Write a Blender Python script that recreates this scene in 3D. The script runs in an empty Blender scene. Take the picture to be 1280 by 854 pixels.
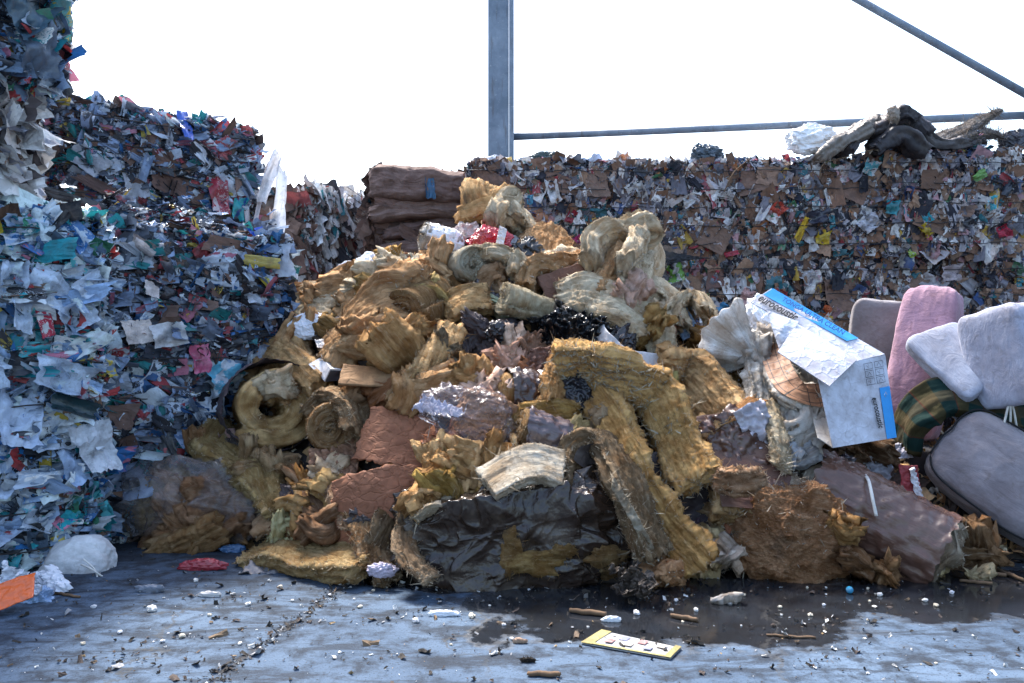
import bpy, math, random
import numpy as np
from mathutils import Matrix, Vector

D = bpy.data
scene = bpy.context.scene
COL = scene.collection
rng = np.random.default_rng(11)
R_ = math.radians
F = 1000.0          # focal length in photograph pixels (1280 wide)
EYE = 1.40          # camera height

def P(px, py, d):
    """world point at photograph pixel (px,py) and distance d in front of the camera"""
    return np.array([(px - 640.0) / F * d, d, EYE + (427.0 - py) / F * d])

# ------------------------------------------------------------------ noise
_pr = np.random.default_rng(5)
_perm = np.concatenate([_pr.permutation(256)] * 3).astype(np.int64)
_grad = _pr.normal(size=(256, 3)); _grad /= np.linalg.norm(_grad, axis=1)[:, None]

def perlin(p):
    p = np.asarray(p, float); sh = p.shape[:-1]; p = p.reshape(-1, 3)
    i = np.floor(p).astype(np.int64); f = p - i; i &= 255
    w = f * f * f * (f * (f * 6 - 15) + 10)
    out = 0.0
    for dx in (0, 1):
        wx = w[:, 0] if dx else 1 - w[:, 0]
        ax = _perm[i[:, 0] + dx]
        for dy in (0, 1):
            wy = w[:, 1] if dy else 1 - w[:, 1]
            ay = _perm[ax + i[:, 1] + dy]
            for dz in (0, 1):
                wz = w[:, 2] if dz else 1 - w[:, 2]
                g = _grad[_perm[ay + i[:, 2] + dz] & 255]
                out = out + wx * wy * wz * (g[:, 0] * (f[:, 0] - dx) + g[:, 1] * (f[:, 1] - dy) + g[:, 2] * (f[:, 2] - dz))
    return (out * 1.5).reshape(sh)

def fbm(p, octv=4, gain=.5):
    p = np.asarray(p, float); s = 0; a = 1.0
    for k in range(octv):
        s = s + a * perlin(p + 17.3 * k); p = p * 2.03; a *= gain
    return s

def ridged(p, octv=3, gain=.55):
    p = np.asarray(p, float); s = 0; a = 1.0
    for k in range(octv):
        s = s + a * (1 - 2.2 * np.abs(perlin(p + 9.1 * k))); p = p * 2.1; a *= gain
    return s

def vnoise(p, octv=2):
    return np.stack([fbm(p + o, octv) for o in (0.0, 31.7, 67.1)], -1)

# ------------------------------------------------------------------ mesh helpers
def mesh(name, V, faces, smooth=True, attrs=None, mats=(), mat_idx=None):
    """faces: list of int arrays (n,k)"""
    me = D.meshes.new(name)
    V = np.asarray(V, np.float32)
    faces = [np.asarray(f, np.int32) for f in faces if len(f)]
    me.vertices.add(len(V)); me.vertices.foreach_set('co', V.ravel())
    nl = sum(f.size for f in faces); npoly = sum(len(f) for f in faces)
    me.loops.add(nl); me.loops.foreach_set('vertex_index', np.concatenate([f.ravel() for f in faces]))
    tot = np.concatenate([np.full(len(f), f.shape[1], np.int32) for f in faces])
    st = np.concatenate([[0], np.cumsum(tot)[:-1]]).astype(np.int32)
    me.polygons.add(npoly); me.polygons.foreach_set('loop_start', st)
    if mat_idx is not None: me.polygons.foreach_set('material_index', np.asarray(mat_idx, np.int32))
    me.polygons.foreach_set('use_smooth', np.asarray(smooth, bool) if np.ndim(smooth) else np.full(npoly, bool(smooth)))
    for m in mats: me.materials.append(m)
    if attrs:
        for k, a in attrs.items():
            at = me.attributes.new(k, 'FLOAT_VECTOR', 'POINT')
            at.data.foreach_set('vector', np.asarray(a, np.float32).ravel())
    me.update(calc_edges=True); me.validate()
    return me

def link(name, me, parent=None, color=None, loc=None):
    o = D.objects.new(name, me); COL.objects.link(o)
    if parent is not None: o.parent = parent
    if color is not None: o.color = (*color, 1)
    if loc is not None: o.location = loc
    return o

HERO = []     # (px, py, short name) of the labelled pieces, used to describe the small pieces beside them
def tag(o, label, cat, group=None, kind=None):
    if label: o['label'] = label
    if cat: o['category'] = cat
    if group: o['group'] = group
    if kind: o['kind'] = kind
    return o

def grid_faces(nu, nv, wrap_v=False, off=0):
    i, j = np.meshgrid(np.arange(nu - 1), np.arange(nv if wrap_v else nv - 1), indexing='ij')
    j2 = (j + 1) % nv
    return (np.stack([i * nv + j, i * nv + j2, (i + 1) * nv + j2, (i + 1) * nv + j], -1).reshape(-1, 4) + off)

_ico = {}
def ico(n):
    if n in _ico: return _ico[n]
    t = (1 + 5 ** .5) / 2
    v = np.array([(-1, t, 0), (1, t, 0), (-1, -t, 0), (1, -t, 0), (0, -1, t), (0, 1, t), (0, -1, -t), (0, 1, -t), (t, 0, -1), (t, 0, 1), (-t, 0, -1), (-t, 0, 1)], float)
    f = np.array([(0, 11, 5), (0, 5, 1), (0, 1, 7), (0, 7, 10), (0, 10, 11), (1, 5, 9), (5, 11, 4), (11, 10, 2), (10, 7, 6), (7, 1, 8), (3, 9, 4), (3, 4, 2), (3, 2, 6), (3, 6, 8), (3, 8, 9), (4, 9, 5), (2, 4, 11), (6, 2, 10), (8, 6, 7), (9, 8, 1)])
    v /= np.linalg.norm(v, axis=1)[:, None]
    for _ in range(n):
        e = np.sort(np.concatenate([f[:, [0, 1]], f[:, [1, 2]], f[:, [2, 0]]]), 1)
        u, inv = np.unique(e, axis=0, return_inverse=True); inv = inv.ravel()
        m = v[u].mean(1); m /= np.linalg.norm(m, axis=1)[:, None]
        k = len(f); a, b, c = inv[:k] + len(v), inv[k:2 * k] + len(v), inv[2 * k:] + len(v)
        v = np.concatenate([v, m])
        f = np.concatenate([np.stack(x, 1) for x in ((f[:, 0], a, c), (f[:, 1], b, a), (f[:, 2], c, b), (a, b, c))])
    _ico[n] = (v, f); return _ico[n]

def rot(roll=0, pitch=0, yaw=0):
    """roll: counter-clockwise in the picture; pitch: + leans the top back; yaw about the vertical"""
    return np.array(Matrix.Rotation(R_(yaw), 3, 'Z') @ Matrix.Rotation(R_(-pitch), 3, 'X') @ Matrix.Rotation(R_(-roll), 3, 'Y'))

def normals(V, faces):
    N = np.zeros_like(V)
    for f in faces:
        f = np.asarray(f); n = np.cross(V[f[:, 1]] - V[f[:, 0]], V[f[:, 2]] - V[f[:, 0]])
        for k in range(f.shape[1]):
            for ax in range(3): N[:, ax] += np.bincount(f[:, k], n[:, ax], len(V))
    return N / (np.linalg.norm(N, axis=1)[:, None] + 1e-12)

def fuzz(V, N, count, length, width=.0016, r=rng, up=None, idx=None):
    """loose fibres standing off a surface: returns verts and faces of little bent blades"""
    if idx is None: idx = np.arange(len(V))
    if up is not None:
        idx = idx[N[:, 2] > up]
    if len(idx) == 0 or count < 1: return np.zeros((0, 3)), []
    k = r.choice(idx, count)
    b = V[k]; n = N[k]
    d = n * r.uniform(.1, .8, (count, 1)) + r.normal(size=(count, 3)) * .65
    d /= np.linalg.norm(d, axis=1)[:, None]
    L = length * r.gamma(2.2, .45, (count, 1))
    s = np.cross(d, r.normal(size=(count, 3))); s /= np.linalg.norm(s, axis=1)[:, None] + 1e-9
    s *= width * r.uniform(.5, 1.6, (count, 1))
    bend = r.normal(size=(count, 3)) * L * .35
    p0 = b - n * .004; p1 = b + d * L * .5 + bend * .3; p2 = b + d * L + bend
    W = np.stack([p0 - s, p0 + s, p1 - s * .8, p1 + s * .8, p2], 1).reshape(-1, 3)
    o = np.arange(count)[:, None] * 5
    return W, [o + np.array([[0, 1, 3, 2]]), o + np.array([[2, 3, 4]])]

def join(parts):
    """parts: list of (V, faces, fib)"""
    Vs, Fs, As, off = [], [], [], 0
    for V, fs, a in parts:
        if len(V) == 0: continue
        Vs.append(V); As.append(a if a is not None else V)
        Fs += [np.asarray(f) + off for f in fs]; off += len(V)
    return np.concatenate(Vs), Fs, np.concatenate(As)

# ------------------------------------------------------------------ materials
def new_mat(name):
    m = D.materials.new(name); m.use_nodes = True
    nt = m.node_tree; nt.nodes.clear()
    return m, nt, nt.nodes, nt.links

class NB:
    def __init__(s, name):
        s.m, s.nt, s.n, s.l = new_mat(name)
    def node(s, t, **kw):
        n = s.n.new(t)
        for k, v in kw.items():
            if k.startswith('i_'): n.inputs[k[2:]].default_value = v
            else: setattr(n, k, v)
        return n
    def to(s, a, b): s.l.new(a, b)
    def attr(s, name): return s.node('ShaderNodeAttribute', attribute_name=name).outputs['Vector']
    def mapping(s, vec, scale=(1, 1, 1), loc=(0, 0, 0)):
        m = s.node('ShaderNodeMapping'); m.inputs['Scale'].default_value = scale; m.inputs['Location'].default_value = loc
        s.to(vec, m.inputs['Vector']); return m.outputs[0]
    def noise(s, vec, scale, detail=4, rough=.6, dist=0, color=False):
        n = s.node('ShaderNodeTexNoise'); n.inputs['Scale'].default_value = scale; n.inputs['Detail'].default_value = detail
        n.inputs['Roughness'].default_value = rough; n.inputs['Distortion'].default_value = dist
        s.to(vec, n.inputs['Vector']); return n.outputs['Color' if color else 'Fac']
    def ramp(s, fac, a, b, v0=0., v1=1.):
        r = s.node('ShaderNodeMapRange'); r.clamp = True
        for k, v in zip(('From Min', 'From Max', 'To Min', 'To Max'), (a, b, v0, v1)): r.inputs[k].default_value = v
        s.to(fac, r.inputs['Value']); return r.outputs['Result']
    def math(s, op, a, b=None):
        n = s.node('ShaderNodeMath', operation=op)
        for k, x in enumerate((a, b)):
            if x is None: continue
            if isinstance(x, (int, float)): n.inputs[k].default_value = x
            else: s.to(x, n.inputs[k])
        return n.outputs[0]
    def mix(s, fac, a, b, mode='MIX'):
        n = s.node('ShaderNodeMix', data_type='RGBA', blend_type=mode)
        for sock, x in ((n.inputs[0], fac), (n.inputs[6], a), (n.inputs[7], b)):
            if isinstance(x, (int, float)): sock.default_value = x
            elif isinstance(x, tuple): sock.default_value = (*x, 1)
            else: s.to(x, sock)
        return n.outputs[2]
    def objcolor(s): return s.node('ShaderNodeObjectInfo').outputs['Color']
    def objrand(s): return s.node('ShaderNodeObjectInfo').outputs['Random']
    def objco(s): return s.node('ShaderNodeTexCoord').outputs['Object']
    def bump(s, h, strength, dist=.01):
        b = s.node('ShaderNodeBump'); b.inputs['Strength'].default_value = strength; b.inputs['Distance'].default_value = dist
        s.to(h, b.inputs['Height']); return b.outputs[0]
    def bsdf(s, color, rough=.8, spec=.3, normal=None, **kw):
        p = s.node('ShaderNodeBsdfPrincipled')
        for sock, x in (('Base Color', color), ('Roughness', rough), ('Specular IOR Level', spec)):
            if isinstance(x, tuple): p.inputs[sock].default_value = (*x, 1)
            elif isinstance(x, (int, float)): p.inputs[sock].default_value = x
            else: s.to(x, p.inputs[sock])
        for k, v in kw.items(): p.inputs[k.replace('_', ' ')].default_value = v
        if normal is not None: s.to(normal, p.inputs['Normal'])
        return p.outputs[0]
    def mixsh(s, fac, a, b):
        m = s.node('ShaderNodeMixShader')
        if isinstance(fac, (int, float)): m.inputs[0].default_value = fac
        else: s.to(fac, m.inputs[0])
        s.to(a, m.inputs[1]); s.to(b, m.inputs[2]); return m.outputs[0]
    def translucent(s, color, normal=None):
        t = s.node('ShaderNodeBsdfTranslucent'); s.to(color, t.inputs[0])
        if normal is not None: s.to(normal, t.inputs['Normal'])
        return t.outputs[0]
    def out(s, sh):
        o = s.node('ShaderNodeOutputMaterial'); s.to(sh, o.inputs['Surface']); return s.m

M = {}
def mk_wool():
    b = NB('glass_wool'); c = b.objcolor(); f = b.attr('fib')
    n1 = b.noise(b.mapping(f, (9, 9, 9)), 1, 5, .65)
    fib = b.noise(b.mapping(f, (9, 85, 85)), 1, 5, .75, .6)
    fin = b.noise(b.mapping(f, (220, 260, 260)), 1, 2, .7)
    dk = b.mix(1.0, c, (.55, .44, .35), 'MULTIPLY'); lt = b.mix(.55, c, (.84, .74, .56))
    col = b.mix(b.ramp(n1, .38, .68), dk, c)
    col = b.mix(b.ramp(fib, .52, .80, 0, .6), col, lt)
    col = b.mix(b.ramp(fib, .44, .26, 0, .75), col, b.mix(1.0, c, (.30, .22, .16), 'MULTIPLY'))
    st = b.noise(b.mapping(f, (3.5, 5, 5), (4, 2, 7)), 1, 5, .6, .6)
    col = b.mix(b.ramp(st, .60, .74, 0, .75), col, (.07, .055, .045))
    h = b.math('ADD', b.math('MULTIPLY', fib, 1.0), b.math('MULTIPLY', fin, .5))
    nrm = b.bump(h, 1.0, .022)
    sh = b.mixsh(.16, b.bsdf(col, .95, .1, nrm), b.translucent(col))
    return b.out(sh)
def mk_paper(name, rough, spec, crease, dirt=.6, sub=0.):
    b = NB(name); c = b.objcolor(); f = b.attr('fib')
    n1 = b.noise(f, 6, 6, .65); n2 = b.noise(f, 45, 4, .7); n3 = b.noise(b.mapping(f, (1, 1, 1), (3, 9, 1)), 14, 5, .6, 1.2)
    col = b.mix(b.ramp(n1, .35, .7), b.mix(1., c, (.55, .5, .47), 'MULTIPLY'), c)
    col = b.mix(b.ramp(n3, .58, .75, 0, dirt), col, b.mix(1., c, (.35, .30, .27), 'MULTIPLY'))
    vor = b.node('ShaderNodeTexVoronoi', feature='DISTANCE_TO_EDGE'); vor.inputs['Scale'].default_value = 11
    wob = b.mix(.12, f, b.noise(f, 8, 3, .6, 0, True), 'ADD'); b.to(wob, vor.inputs['Vector'])
    h = b.math('ADD', b.math('MULTIPLY', b.ramp(vor.outputs['Distance'], 0, .12), 1.), b.math('MULTIPLY', n2, .35))
    nrm = b.bump(h, crease, .012)
    s = b.bsdf(col, rough, spec, nrm)
    if sub: s = b.mixsh(sub, s, b.translucent(col))
    return b.out(s)
def mk_film(name, rough=.22, alpha=0., dirt=.35):
    b = NB(name); c = b.objcolor(); f = b.attr('fib')
    n1 = b.noise(f, 5, 5, .6); st = b.noise(b.mapping(f, (30, 6, 18)), 1, 4, .65, .8); n2 = b.noise(f, 38, 3, .6)
    col = b.mix(b.ramp(n1, .5, .72, 0, dirt), c, (.16, .125, .095))
    nrm = b.bump(b.math('ADD', st, b.math('MULTIPLY', n2, .4)), .55, .012)
    s = b.bsdf(col, b.ramp(n2, .3, .75, rough, rough + (.12 if rough < .15 else .25)), .5 if rough < .3 else .28, nrm)
    if alpha:
        t = b.node('ShaderNodeBsdfTransparent').outputs[0]
        s = b.mixsh(b.ramp(n1, .3, .7, alpha, alpha - .12), s, t)
        gl = b.node('ShaderNodeBsdfGlossy'); gl.inputs['Roughness'].default_value = .10; b.to(nrm, gl.inputs['Normal'])
        lw = b.node('ShaderNodeLayerWeight'); lw.inputs['Blend'].default_value = .22; b.to(nrm, lw.inputs['Normal'])
        s = b.mixsh(lw.outputs['Fresnel'], s, gl.outputs[0])
    return b.out(s)
def mk_fabric(name, weave=240, rough=.9):
    b = NB(name); c = b.objcolor(); f = b.attr('fib')
    n1 = b.noise(f, 4, 6, .65); n2 = b.noise(f, weave, 2, .6); n3 = b.noise(f, 16, 5, .6, .6); cr = b.noise(b.mapping(f, (4, 14, 8)), 1, 5, .6, 1.)
    col = b.mix(b.ramp(n1, .35, .68), b.mix(1., c, (.52, .48, .47), 'MULTIPLY'), c)
    col = b.mix(b.ramp(n3, .54, .70, 0, .6), col, b.mix(1., c, (.45, .38, .33), 'MULTIPLY'))
    col = b.mix(b.ramp(n2, .35, .65, 0, .3), col, b.mix(1., c, (.6, .6, .6), 'MULTIPLY'))
    nrm = b.bump(b.math('ADD', b.math('MULTIPLY', cr, 1.), b.math('MULTIPLY', n2, .12)), .5, .03)
    return b.out(b.bsdf(col, rough, .2, nrm, Sheen_Weight=.15))
def mk_scrap(name, rough, spec, trans):
    b = NB(name); c1 = b.attr('c1'); c2 = b.attr('c2'); uv = b.attr('suv')
    m1 = b.ramp(b.noise(b.mapping(uv, (2.6, 2.6, 1)), 1, 2, .5), .53, .56)
    lines = b.ramp(b.noise(b.mapping(uv, (9, 34, 1)), 1, 2, .8), .57, .60)
    sel = b.ramp(b.noise(b.mapping(uv, (1.3, 1.3, 1), (7, 3, 0)), 1, 1), .50, .52)
    mask = b.math('MAXIMUM', m1, b.math('MULTIPLY', lines, sel))
    col = b.mix(mask, c1, c2)
    d = b.noise(b.objco(), 7, 5, .65); d2 = b.noise(b.objco(), 40, 4, .7)
    col = b.mix(b.ramp(d, .48, .72, 0, .6), col, (.055, .05, .05))
    col = b.mix(b.ramp(d2, .55, .75, 0, .45), col, (.08, .07, .065))
    nrm = b.bump(b.noise(b.mapping(uv, (7, 7, 1)), 1, 4, .6, .7), .6, .012)
    s = b.bsdf(col, rough, spec, nrm)
    if trans: s = b.mixsh(trans, s, b.translucent(col))
    return b.out(s)
def mk_plain(name, color, rough=.6, spec=.4, var=.3, scale=12, metallic=0., bump=.2):
    b = NB(name); f = b.objco()
    n = b.noise(f, scale, 5, .65)
    col = b.mix(b.ramp(n, .3, .7), tuple(x * (1 - var) for x in color), color)
    return b.out(b.bsdf(col, rough, spec, b.bump(n, bump, .01), Metallic=metallic))
def mk_steel():
    b = NB('weathered_steel'); f = b.objco()
    n = b.noise(f, 3, 6, .7); n2 = b.noise(b.mapping(f, (14, 14, 1.6)), 1, 5, .65); n3 = b.noise(f, 26, 4, .7)
    col = b.mix(b.ramp(n, .35, .7), (.13, .16, .20), (.25, .29, .34))
    col = b.mix(b.ramp(n2, .56, .72, 0, .8), col, (.10, .075, .06))
    col = b.mix(b.ramp(n3, .62, .7, 0, .7), col, (.45, .45, .45))
    return b.out(b.bsdf(col, .6, .4, b.bump(n3, .2, .006), Metallic=.15))
def mk_plaid():
    b = NB('plaid_cloth'); f = b.attr('fib')
    sep = b.node('ShaderNodeSeparateXYZ'); b.to(f, sep.inputs[0])
    def band(s, k, w):
        fr = b.math('FRACT', b.math('MULTIPLY', s, k)); return b.math('LESS_THAN', fr, w)
    col = b.mix(band(sep.outputs[0], 5.5, .5), (.008, .022, .020), (.035, .030, .014))  # dark plaid, darkened further: deep shade under the cushions is put into it
    col = b.mix(b.math('MULTIPLY', band(sep.outputs[2], 5.5, .5), .5), col, (.06, .042, .022))
    col = b.mix(band(sep.outputs[0], 5.5, .04), col, (.05, .02, .012))
    n = b.noise(f, 180, 2, .6)
    return b.out(b.bsdf(col, .95, .1, b.bump(n, .4, .004)))
def mk_gridpaper():
    b = NB('gridded_kraft'); f = b.attr('fib')
    sep = b.node('ShaderNodeSeparateXYZ'); b.to(f, sep.inputs[0])
    def ln(s, k, w): return b.math('LESS_THAN', b.math('FRACT', b.math('MULTIPLY', s, k)), w)
    mask = b.math('MAXIMUM', ln(sep.outputs[0], 14, .07), ln(sep.outputs[1], 14, .07))
    n = b.noise(f, 20, 4, .6)
    col = b.mix(b.ramp(n, .3, .7), (.27, .13, .07), (.36, .19, .11))
    col = b.mix(mask, col, (.035, .03, .03))
    return b.out(b.bsdf(col, .6, .3, b.bump(n, .2, .01)))
def mk_ground():
    b = NB('concrete_yard'); f = b.objco()
    sep = b.node('ShaderNodeSeparateXYZ'); b.to(f, sep.inputs[0]); X, Y = sep.outputs[0], sep.outputs[1]
    n = b.noise(f, .9, 6, .65); n2 = b.noise(f, 7, 6, .7); n3 = b.noise(f, 60, 4, .7); n4 = b.noise(b.mapping(f, (2.2, 9, 1)), 1, 5, .65, .8)
    col = b.mix(b.ramp(n, .3, .7), (.040, .063, .100), (.088, .128, .185))
    col = b.mix(b.ramp(n2, .46, .62, 0, .85), col, (.016, .021, .030))
    col = b.mix(b.ramp(n4, .50, .60, 0, .75), col, (.018, .023, .032))
    col = b.mix(b.ramp(n3, .60, .72, 0, .5), col, (.11, .14, .18))
    col = b.mix(b.ramp(b.noise(b.mapping(f, (1, 1, 1), (5, 5, 5)), 95, 3, .7), .58, .66, 0, .9), col, (.014, .014, .015))
    # grime that collects towards the heap
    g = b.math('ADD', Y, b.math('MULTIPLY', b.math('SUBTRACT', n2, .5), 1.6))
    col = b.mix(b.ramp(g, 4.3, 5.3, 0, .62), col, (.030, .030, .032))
    # leaked water: irregular wet patch in front of the heap
    def patch(cx, cy, rx, ry):
        dx = b.math('DIVIDE', b.math('SUBTRACT', X, cx), rx); dy = b.math('DIVIDE', b.math('SUBTRACT', Y, cy), ry)
        return b.math('SQRT', b.math('ADD', b.math('MULTIPLY', dx, dx), b.math('MULTIPLY', dy, dy)))
    dd = b.math('MINIMUM', patch(.80, 4.22, 1.10, .62), patch(2.3, 4.55, 1.7, .56))
    dd = b.math('MINIMUM', dd, patch(-.30, 4.70, .55, .26))
    wob = b.math('MULTIPLY', b.math('SUBTRACT', b.noise(f, 2.3, 6, .6), .5), 1.5)
    wet = b.ramp(b.math('ADD', dd, wob), .88, 1.02, 1, 0)
    col = b.mix(b.math('MULTIPLY', wet, .92), col, (.010, .010, .011))
    # saw-cut joint running back towards the heap, and hairline cracks
    jl = b.math('ABSOLUTE', b.math('ADD', b.math('SUBTRACT', X, b.math('MULTIPLY', b.math('SUBTRACT', Y, 3.3), .22)), b.math('ADD', 1.24, b.math('MULTIPLY', b.math('SUBTRACT', n2, .5), .09))))
    jm = b.ramp(jl, .006, .03, 1, 0)
    jm = b.math('MULTIPLY', jm, b.ramp(n2, .38, .6, .15, .8))
    col = b.mix(jm, col, (.035, .033, .032))
    vor = b.node('ShaderNodeTexVoronoi', feature='DISTANCE_TO_EDGE'); vor.inputs['Scale'].default_value = .55
    b.to(b.mix(.5, f, b.noise(f, 2.5, 5, .65, 0, True), 'ADD'), vor.inputs['Vector'])
    ck = b.math('MULTIPLY', b.ramp(vor.outputs['Distance'], .002, .008, 1, 0), b.ramp(n, .45, .55))
    col = b.mix(b.math('MULTIPLY', ck, .7), col, (.05, .05, .05))
    h = b.math('SUBTRACT', b.math('ADD', b.math('MULTIPLY', n2, .6), b.math('MULTIPLY', n3, .35)), jm)
    bp = b.node('ShaderNodeBump'); bp.inputs['Distance'].default_value = .012
    b.to(h, bp.inputs['Height']); b.to(b.ramp(wet, 0, 1, .95, .03), bp.inputs['Strength'])
    rough = b.ramp(wet, 0, 1, .80, .09)
    p = b.bsdf(col, rough, b.ramp(wet, 0, 1, .12, .5), bp.outputs[0])
    return b.out(p)

M['wool'] = mk_wool()
M['kraft'] = mk_paper('kraft_paper', .75, .25, .5)
M['board'] = mk_paper('cardboard', .85, .2, .25, .4)
M['white_board'] = mk_paper('white_board', .55, .35, .22, .5)
M['film'] = mk_film('plastic_film', .11)
M['soft_film'] = mk_film('matt_plastic_film', .42, 0, .3)
M['clear'] = mk_film('clear_film', .12, .94, .06)
M['fabric'] = mk_fabric('upholstery')
M['scrap_paper'] = mk_scrap('scrap_paper', .75, .3, .10)
M['scrap_film'] = mk_scrap('scrap_film', .17, .6, .22)
M['scrap_board'] = mk_scrap('scrap_board', .85, .2, 0)
M['dark'] = mk_plain('compacted_waste', (.035, .032, .034), .9, .2)
M['wire'] = mk_plain('baling_wire', (.05, .045, .045), .55, .4, .4, 30, .6)
M['steel'] = mk_steel()
M['plaid'] = mk_plaid()
M['grid'] = mk_gridpaper()
M['ground'] = mk_ground()
M['ink'] = mk_plain('black_ink', (.02, .02, .024), .6, .3, .2)
M['blue_ink'] = mk_plain('blue_ink', (.02, .26, .62), .5, .35, .12)
M['dk_blue_ink'] = mk_plain('dark_blue_ink', (.01, .08, .25), .5, .35, .12)
M['cord'] = mk_plain('cotton_cord', (.62, .60, .56), .9, .1, .3, 40)
M['piping'] = mk_plain('black_piping', (.012, .012, .014), .7, .2)
M['wood'] = mk_plain('weathered_wood', (.16, .10, .06), .85, .2, .5, 18)
# ------------------------------------------------------------------ where the heap stands
_gx = [100, 160, 320, 400, 480, 550, 780, 850, 1000, 1100, 1230, 1300]
_gy = [690, 690, 698, 712, 735, 748, 748, 722, 728, 726, 712, 716]
def ground_front(px): return 1400.0 / (np.interp(px, _gx, _gy) - 427.0)
def dm(px, py): return (ground_front(px) + 1.4) / (1 - (427.0 - py) / 1000.0)

_seed = [100]
def nseed():
    _seed[0] += 1; return _seed[0] * 3.137

# ------------------------------------------------------------------ soft lumps, bags, cushions
def lump_arrays(dims, lev=5, p=2.3, amp=.22, fold=.12, ridge=.10, fine=.03, seed=0., facets=0, wr=0., lam=0.):
    v, f = ico(lev); d = v.copy()
    r = 1.0 / (np.abs(d) ** p).sum(1) ** (1 / p)
    if facets:
        rs = np.random.default_rng(int(seed * 10) % 100000)
        n = rs.normal(size=(facets, 3)); n /= np.linalg.norm(n, axis=1)[:, None]
        dist = rs.uniform(.72, 1.0, facets)
        dots = d @ n.T
        r = np.minimum(r, np.min(np.where(dots > .15, dist / np.maximum(dots, .15), 9), 1))
    if amp: r = r * (1 + amp * fbm(d * 1.4 + seed, 3))
    if ridge: r = r + ridge * (ridged(d * 2.3 + seed * 1.7 + fbm(d * 2 + seed, 2)[:, None] * .6, 3) - .6) * .5
    V = d * r[:, None]
    if fold: V = V + fold * vnoise(V * 1.9 + seed, 2)
    if wr:   # sharp plastic wrinkles
        dm_ = np.asarray(dims, float); q0 = V * dm_ / dm_.max()
        q0 = q0 + .10 * vnoise(q0 * 2.2 + seed, 2); rs = np.random.default_rng(int(seed * 7) % 9999)
        for kk, (fr_, am_) in enumerate(((.55, .60), (.8, .50), (1.2, .34), (1.8, .20), (2.8, .10))):
            Q, _ = np.linalg.qr(rs.normal(size=(3, 3)))
            c = np.abs(perlin((q0 @ Q) * np.array([.8, 3.4, 3.4]) * fr_ + seed + 11 * kk))
            V = V + d * (wr * am_ * (np.clip(1 - c / .42, 0, 1) ** 1.35 - .25))[:, None]
    if lam:  # torn layers
        rs = np.random.default_rng(int(seed * 3) % 9999); Q, _ = np.linalg.qr(rs.normal(size=(3, 3)))
        q = (V + .12 * vnoise(V * 1.7 + seed, 2)) @ Q; V = V + d * (lam * (ridged(q * np.array([1.4, 2.2, 6.5]) + seed, 3) - .5))[:, None]
        V = V + d * (lam * .5 * fbm(V * 7 + seed, 3))[:, None]
    V = V * (np.asarray(dims) * .5)
    if fine: V = V + d * ((.010 * fbm(V * 34 + seed, 2) + .006 * ridged(V * 75 + seed, 2)) * fine / .03)[:, None]
    return V, [f]

def edge_fringe(o, V, fs, fib, n, nw, ntk, col, mat, r=rng, dens=1.):
    m = 2 * (nw + ntk); rings = n + 6; N = normals(V, fs)
    cs = np.array([k % m for c in (0, nw, nw + ntk, 2 * nw + ntk) for k in (c - 1, c, c + 1)] + list(range(nw, nw + ntk, 2)) + list(range(2 * nw + ntk, m, 2)))
    idx = np.concatenate([(np.arange(2, rings - 2)[:, None] * m + cs[None]).ravel(), np.arange(0, 4 * m), np.arange((rings - 4) * m, rings * m)])
    W, wf = fuzz(V, N, int(min(2600, len(idx) * .55 * dens)), .017, .0030, r, idx=idx)
    pc = tuple(.5 * a + .5 * b for a, b in zip(col, (.84, .76, .60)))
    link('frayed_edge', mesh('frayed_edge', W, wf, True, {'fib': W}, [mat]), o, pc)['kind'] = 'stuff'

def finish(name, V, faces, fib, mat, loc, col, label, cat, group=None, fz=0, fl=.02, fw=.0016, fringe=None, parent=None, smooth=True):
    parts = [(V, faces, fib)]
    N = normals(V, faces) if (fz or fringe) else None
    if fz:
        W, wf = fuzz(V, N, fz, fl, fw); parts.append((W, wf, W))
    VV, FF, AA = join(parts)
    me = mesh(name, VV, FF, smooth, {'fib': AA}, [mat])
    o = link(name, me, parent, col, loc)
    if label: tag(o, label, cat, group)
    if fringe:
        W, wf = fuzz(V, N, int(fringe[1] * 1.6), fringe[2] * .8, .0038, up=fringe[3] if len(fringe) > 3 else .35)
        if len(W): link('frayed_fibres', mesh('frayed_fibres', W, wf, True, {'fib': W}, [mat]), o, fringe[0])['kind'] = 'stuff'
    return o

def reg(px, py, short):
    if short: HERO.append((px, py, short))

def torn_arrays(w, h, dp, seed, k=4):
    rs = np.random.default_rng(int(seed * 100) % 99991); parts = []
    mn = min(w, h)
    for i in range(k):
        c = np.array([rs.uniform(-.22, .22) * w, rs.uniform(-.3, .3) * dp - .02 * i, rs.uniform(-.22, .22) * h])
        ax = unit(np.array([rs.normal() * w, rs.normal() * dp * .5, rs.normal() * h * .8])); ln = rs.uniform(.62, .95) * (abs(ax[0]) * w + abs(ax[1]) * dp + abs(ax[2]) * h)
        up = unit(np.cross(ax, rs.normal(size=3))); bend = rs.uniform(-.4, .4) * ln
        pts = np.array([c - ax * ln / 2 + up * bend * .2, c - ax * ln * .17 - up * bend * .35, c + ax * ln * .2 - up * bend * .4, c + ax * ln / 2 + up * bend * .35])
        n = int(np.clip(ln / .011, 18, 60)); sd = np.cross(ax, up) + .5 * rs.normal(size=3)
        wd = rs.uniform(.6, .98) * mn; th = np.clip(rs.uniform(.26, .46) * mn, .03, .12)
        V, fs, fib = batt_arrays(catmull(pts, n), sd, wd * np.interp(np.linspace(0, 1, n), [0, .5, 1], rs.uniform(.6, 1.1, 3)), th, seed + i * 7.7, .022, .012, .07, int(np.clip(wd / .011, 10, 36)), 6)
        parts.append((V, fs, fib))
    return join(parts)

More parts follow.
